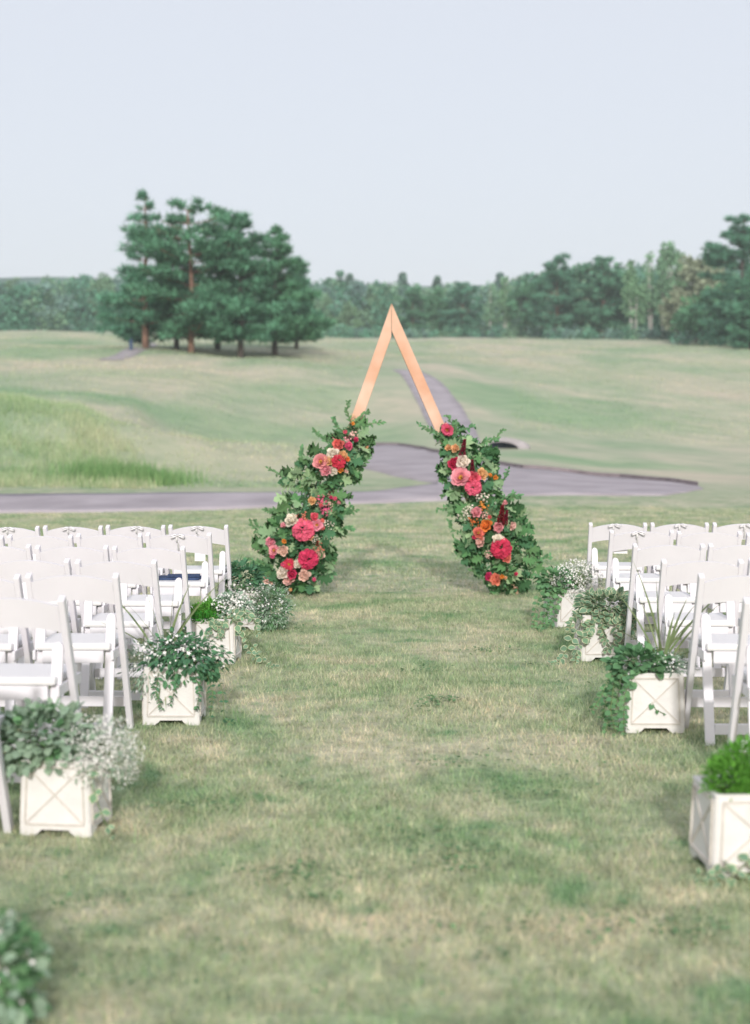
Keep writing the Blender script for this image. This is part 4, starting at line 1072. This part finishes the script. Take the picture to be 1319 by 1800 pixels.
def flower(kind, col):
    if (kind, col) not in FK:
        m = PM[col]; sd_ = len(FK) + 3
        if kind == 'dahlia':      # ball of many short ruffled petals
            n = 120; i_ = np.arange(n) + .5; zc = 1 - 1.25 * i_ / n; an = i_ * 2.39996; rr = np.sqrt(1 - zc ** 2)
            Rd = np.stack([np.cos(an) * rr, np.sin(an) * rr, zc], 1); P = Rd * np.array([.34, .34, .24]); T, TF = petal(.9, .35, -.1)
            tang = unit(np.stack([np.cos(an) * zc, np.sin(an) * zc, -rr], 1)); D = unit(Rd * .75 + tang * .55 + .35 * rdir(n)); N = unit(Rd * .5 - tang * .8 + .45 * rdir(n))
            V, Fa, _ = scatter_np(T, TF, frames(D, N), P, RNG.uniform(.15, .24, n)); me = mesh_np('dahlia', V, Fa, [m])
        elif kind == 'rose': me = flower_mesh('rose', [(3, -14, .34, .04, .0, .5), (4, -4, .36, .09, -.01, .5), (5, 6, .38, .14, -.03, .42), (6, 20, .40, .17, -.06, .3), (7, 38, .42, .18, -.09, .12), (7, 62, .42, .16, -.11, .0)], m, 0, sd_, .95, .34, -.02)
        elif kind == 'peony': me = flower_mesh('peony', [(6, 30, .36, .08, .0), (8, 52, .46, .09, -.03), (9, 74, .50, .09, -.06)], m, .13, sd_, .85, .25, .16)
        elif kind == 'gerbera': me = flower_mesh('gerbera', [(12, 62, .40, .09, .03), (15, 78, .46, .09, 0), (15, 88, .48, .08, -.03)], m, .09, sd_, .34, .2, -.03)
        elif kind == 'bud': me = flower_mesh('bud', [(4, -8, .5, .08, -.1), (5, 2, .55, .16, -.15), (6, 14, .55, .20, -.18)], m, 0, sd_, .8, .4, .45)
        elif kind == 'spray':
            P = RNG.normal(0, .20, (26, 3)); V, Fa, _ = scatter_np(fT, fF, frames(rdir(26), unit(P + np.array([[0, 0, .3]]))), P, .11); me = mesh_np('spray_blossom', V, Fa, [m])
        elif kind == 'plume':
            n = 240; u = RNG.random(n); a = RNG.uniform(0, 6.283, n); r = .22 * (1 - u) * RNG.random(n) ** .5 + .02
            P = np.stack([np.cos(a) * r, u * 1.1 - .35, np.sin(a) * r], 1); V, Fa, _ = scatter_np(nT, nF, frames(unit(np.stack([np.cos(a), np.full(n, 1.0), np.sin(a)], 1)), rdir(n)), P, .10); me = mesh_np('astilbe_plume', V, Fa, [m])
        FK[(kind, col)] = me
    return FK[(kind, col)]
FNAME = dict(dahlia='dahlia', rose='rose', peony='peony', gerbera='gerbera', bud='flower_bud', spray='spray_blossom', plume='astilbe_plume')
OAK1, OAK2 = oak_leaf(), oak_leaf(); OAK1.materials.append(G['oak1']); OAK2.materials.append(G['oak2'])

def spray(side, label, rows, flowers, scale, ox, oy, sprigs, lump):
    ys = [r[0] for r in rows]; xl = [r[1] for r in rows]; xr = [r[2] for r in rows]
    base = at((xl[-1] + xr[-1]) / 2, rows[-1][0], YA - .1); base.z = gz(base.x, base.y)
    t = thing('floral_arrangement', label, 'flowers', base, 0, 'floral arrangements on the arch legs')
    rd = random.Random(40 + side); pos = []
    area = [(b[0] - a[0]) * ((b[2] - b[1]) + (a[2] - a[1])) / 2 for a, b in zip(rows, rows[1:])]
    def sample(margin=0.0):
        i = rd.choices(range(len(area)), area)[0]; u = rd.random(); y = ys[i] + (ys[i + 1] - ys[i]) * u
        l = xl[i] + (xl[i + 1] - xl[i]) * u; r = xr[i] + (xr[i + 1] - xr[i]) * u; v = rd.random()
        w = (r - l) / F * YA
        return l + margin + (r - l - 2 * margin) * v, y, 2 * v - 1, w
    def pt(x, y, v, w, jit=1.0):
        bulge = math.sqrt(max(0, 1 - v * v)) * min(w * .42, .22)
        return at(x, y, YA - .05 - bulge * rd.uniform(.2, 1.0) * jit + (rd.random() < .25) * .15) - base, Vector((v * .7, -1.0, .0))
    N_LEAF = 285
    for k in range(N_LEAF + 230):
        x, y, v, w = sample(6); p, n0 = pt(x, y, v, w)
        edge = abs(v) > .55
        d = Vector((v * (1.5 if edge else .6) + rd.gauss(0, .5), -.35 + rd.gauss(0, .45), rd.gauss(.05 if y < 860 else -.12, .6))).normalized()
        n = (n0 + Vector((rd.gauss(0, .7), rd.gauss(0, .35), .6 + rd.gauss(0, .6)))).normalized()
        s = rd.uniform(.095, .17); pos.append((p - d * s * (.15 if edge else .5), d, n, s, rd.random() < .36))
    pos.sort(key=lambda q: q[0].y)
    Rm = frames(np.array([q[1] for q in pos]), np.array([q[2] for q in pos]))
    for i, q in enumerate(pos[:N_LEAF]):
        M = Matrix([list(Rm[i][r] * q[3]) + [q[0][r]] for r in range(3)] + [[0, 0, 0, 1]])
        link('oak_leaf', OAK2 if q[4] else OAK1, t, mtx=M)
    rest = pos[N_LEAF:]; P = np.array([q[0] for q in rest]); ov = L_OVAL; oV = np.array([v.co[:] for v in OAK1.vertices]); oF = np.array([(list(p.vertices) + [p.vertices[0]])[:4] if len(p.vertices) == 4 else list(p.vertices) + [p.vertices[2]] for p in OAK1.polygons if len(p.vertices) == 4])
    S = np.array([q[3] for q in rest]); 
    V, Fa, mi = scatter_np(oV, oF, Rm[N_LEAF:], P, S); tag(link('foliage', mesh_np('foliage', V, Fa, [G['oak1']]), t), kind='stuff')
    # small filler leaves
    Q = [];
    for k in range(700):
        x, y, v, w = sample(10); p, n0 = pt(x, y, v, w); Q.append(p)
    Q = np.array([tuple(q) for q in Q]); nq = len(Q)
    V, Fa, mi = scatter_np(L_OVAL[0], L_OVAL[1], frames(rdir(nq), unit(np.array([[0, -.8, .6]]) + .6 * rdir(nq))), Q, RNG.uniform(.025, .055, nq), L_OVAL[2])
    tag(link('filler_leaves', mesh_np('filler_leaves', V, Fa, [G['dark']], mi), t), kind='stuff')
    # stems behind
    b = MB()
    for k in range(14):
        i = rd.randrange(1, len(rows)); j = max(0, i - rd.randint(2, 5)); q = lambda r: at(rd.uniform(r[1] * .6 + r[2] * .4, r[1] * .4 + r[2] * .6), r[0], YA - .08) - base
        b.tube([q(rows[i]), q(rows[(i + j) // 2]), q(rows[j])], .006, 5)
    tag(link('stems', b.mesh('stems', G['brown']), t), kind='stuff')
    for (x, y, s, col, kind) in flowers:
        px_, py_ = ox + x * scale, oy + y * scale; dm = s * scale / F * YA
        i = min(max(0, int(np.searchsorted(ys, py_)) - 1), len(ys) - 2); u = (py_ - ys[i]) / (ys[i + 1] - ys[i]); l = xl[i] + (xl[i + 1] - xl[i]) * u; r = xr[i] + (xr[i + 1] - xr[i]) * u
        v = max(-1, min(1, 2 * (px_ - l) / max(r - l, 1) - 1)); w = (r - l) / F * YA
        bulge = math.sqrt(max(0, 1 - v * v)) * min(w * .42, .22)
        p = at(px_, py_, YA - .09 - bulge * 1.05) - base
        z = Vector((v * .55 + rd.gauss(0, .18), -1, .25 + rd.gauss(0, .2))).normalized()
        if kind == 'plume': yv = Vector((rd.uniform(-.2, .2), -.1, 1)).normalized(); M3 = frames(np.array([yv]), np.array([z]))[0]
        else:
            x_ = z.orthogonal().normalized(); x_.rotate(Matrix.Rotation(rd.uniform(0, 6.28), 3, z)); y_ = z.cross(x_); M3 = np.array([[x_[k], y_[k], z[k]] for k in range(3)])
        ds = dm * {'dahlia': 1.0, 'rose': 1.18, 'peony': 1.12, 'gerbera': 1.0, 'bud': 1.25, 'spray': 1.5, 'plume': 1.1}[kind]
        link(FNAME[kind], flower(kind, col), t, mtx=Matrix([list(M3[r_] * ds) + [p[r_]] for r_ in range(3)] + [[0, 0, 0, 1]]))
    for k in range(16):
        i = rd.randrange(1, len(rows) - 1); sd2 = rd.choice((-1, 1)); xe = xl[i] if sd2 < 0 else xr[i]; y0 = ys[i]
        sprigs = sprigs + [[(xe - sd2 * 14, y0), (xe + sd2 * rd.uniform(4, 14), y0 - rd.uniform(4, 16)), (xe + sd2 * rd.uniform(14, 30), y0 - rd.uniform(6, 30))]]
    # thin sprigs at the top and side
    for pts in sprigs:
        W3 = [at(x, y, YA - .12) - base for x, y in pts]; b = MB(); b.tube(W3, .003, 4); sg = link('sprig', b.mesh('sprig', G['stem']), t)
        n = 9 * (len(pts) - 1); P, D = [], []
        for k in range(n):
            u = (k + .5) / n * (len(pts) - 1); i = int(u); p = W3[i].lerp(W3[i + 1], u - i); tg = (W3[i + 1] - W3[i]).normalized()
            P.append(tuple(p)); D.append(tuple(tg + Vector((rd.uniform(-1, 1), rd.uniform(-.7, .3), rd.uniform(-1, 1)))))
        P, D = np.array(P), unit(np.array(D)); V, Fa, mi = scatter_np(L_OVAL[0], L_OVAL[1], frames(D, unit(np.array([[0, -1., .5]]) + .4 * rdir(n))), P, RNG.uniform(.03, .05, n), L_OVAL[2])
        tag(link('sprig_leaves', mesh_np('sprig_leaves', V, Fa, [G['mid']], mi), sg), kind='stuff')
    return t

LR = [(744, 604, 632), (762, 596, 648), (780, 578, 645), (800, 545, 642), (820, 510, 636), (850, 498, 612), (880, 494, 602), (910, 488, 598), (940, 460, 596), (970, 455, 590), (1000, 462, 580), (1020, 485, 572), (1048, 515, 545)]
RRW = [(752, 776, 802), (766, 770, 806), (780, 778, 858), (800, 788, 866), (825, 776, 866), (850, 778, 880), (880, 798, 890), (910, 808, 918), (940, 806, 925), (970, 815, 945), (1000, 842, 942), (1025, 858, 925), (1042, 878, 918)]
r_, d_, pn, gb, bd, sp_, pl = 'rose', 'dahlia', 'peony', 'gerbera', 'bud', 'spray', 'plume'
LF = [(820, 295, 62, 'blush', bd), (915, 255, 48, 'hot', bd), (850, 365, 90, 'coral', r_), (940, 380, 64, 'hot', r_), (1005, 330, 62, 'crimson', bd), (925, 335, 64, 'pink', sp_), (985, 285, 80, 'blush', sp_), (1100, 390, 42, 'peach', bd),
      (800, 455, 98, 'cream', r_), (765, 515, 80, 'peach', r_), (690, 525, 120, 'pink', pn), (735, 600, 92, 'pink', r_), (800, 605, 78, 'cream', r_), (850, 520, 130, 'crimson', d_), (890, 465, 74, 'peach', r_), (862, 590, 64, 'orange', r_), (915, 610, 44, 'blush', bd), (928, 500, 54, 'orange', bd),
      (610, 875, 64, 'peach', r_), (700, 870, 76, 'hot', sp_), (690, 915, 44, 'coral', bd), (735, 965, 84, 'hot', sp_), (780, 850, 44, 'crimson', bd), (815, 855, 48, 'hot', bd), (850, 890, 48, 'pink', bd), (770, 910, 60, 'blush', sp_),
      (430, 1050, 110, 'cream', r_), (355, 1100, 68, 'pink', bd), (535, 1030, 72, 'coral', sp_), (635, 1020, 64, 'hot', r_), (655, 1095, 94, 'pink', pn), (700, 1060, 54, 'coral', bd), (700, 1120, 54, 'coral', bd), (755, 1080, 66, 'cream', sp_),
      (535, 1140, 200, 'hot', d_), (585, 1190, 78, 'peach', r_), (635, 1220, 50, 'cream', sp_), (235, 1250, 80, 'pink', r_), (268, 1325, 84, 'pink', pn), (255, 1375, 62, 'hot', bd), (365, 1240, 54, 'orange', bd), (350, 1325, 84, 'blush', r_),
      (660, 1265, 56, 'dark', pl), (665, 1310, 72, 'coral', sp_), (680, 1365, 80, 'blush', r_), (575, 1405, 175, 'crimson', d_), (405, 1450, 100, 'crimson', gb), (350, 1460, 54, 'hot', bd), (430, 1540, 74, 'crimson', r_), (485, 1450, 74, 'cream', r_), (350, 1525, 100, 'cream', r_),
      (400, 1590, 90, 'blush', r_), (540, 1550, 94, 'blush', r_), (220, 1585, 90, 'blush', r_), (630, 1595, 48, 'hot', bd), (985, 120, 52, 'peach', sp_), (980, 180, 42, 'orange', bd), (420, 1680, 44, 'peach', bd)]
RF = [(300, 190, 95, 'hot', pn), (290, 140, 44, 'pink', bd), (310, 355, 58, 'peach', r_), (375, 360, 70, 'peach', r_), (445, 385, 130, 'dark', pl), (365, 500, 100, 'crimson', r_), (450, 490, 112, 'cream', r_), (425, 635, 155, 'pink', pn), (540, 640, 110, 'hot', r_), (540, 720, 150, 'hot', d_), (535, 550, 100, 'dark', pl),
      (620, 605, 100, 'peach', r_), (690, 615, 54, 'orange', bd), (740, 630, 58, 'orange', bd), (830, 875, 62, 'pink', bd), (625, 810, 78, 'cream', sp_), (635, 900, 74, 'orange', sp_), (490, 925, 76, 'cream', sp_), (575, 960, 90, 'pink', r_), (540, 1040, 74, 'orange', sp_), (460, 1000, 84, 'cream', sp_), (650, 985, 64, 'blush', sp_), (690, 1000, 54, 'coral', bd),
      (665, 1080, 100, 'orange', r_), (800, 1020, 150, 'dark', pl), (840, 1030, 110, 'dark', pl), (775, 1095, 84, 'pink', r_), (900, 1080, 70, 'blush', r_), (590, 1150, 90, 'coral', pn), (560, 1190, 54, 'crimson', bd), (610, 1235, 84, 'blush', r_), (620, 1195, 54, 'coral', bd), (770, 1210, 95, 'cream', r_), (800, 1290, 190, 'crimson', d_), (850, 1375, 84, 'coral', r_), (680, 1350, 74, 'blush', sp_),
      (690, 1555, 70, 'crimson', r_), (750, 1580, 95, 'coral', r_), (805, 1555, 54, 'orange', bd), (840, 1570, 44, 'peach', bd), (935, 1535, 50, 'crimson', bd)]
spray(-1, 'oak leaf and pink flower arrangement on the left leg of the arch', LR, LF, .1945, 430, 710, [[(618, 745), (610, 722), (612, 705)], [(625, 742), (638, 728), (648, 722)], [(622, 752), (645, 746), (672, 742)], [(605, 760), (590, 748), (585, 735)], [(535, 815), (530, 800), (530, 787)], [(465, 945), (455, 925), (448, 915)]], 0)
spray(1, 'oak leaf and coral flower arrangement on the right leg of the arch', RRW, RF, .1888, 730, 720, [[(780, 768), (760, 756), (735, 746)], [(792, 760), (795, 745), (785, 730)], [(798, 768), (802, 752), (800, 740)], [(785, 775), (770, 762), (752, 756)], [(812, 895), (790, 892), (768, 896)], [(820, 800), (822, 785), (822, 768)]], 0)
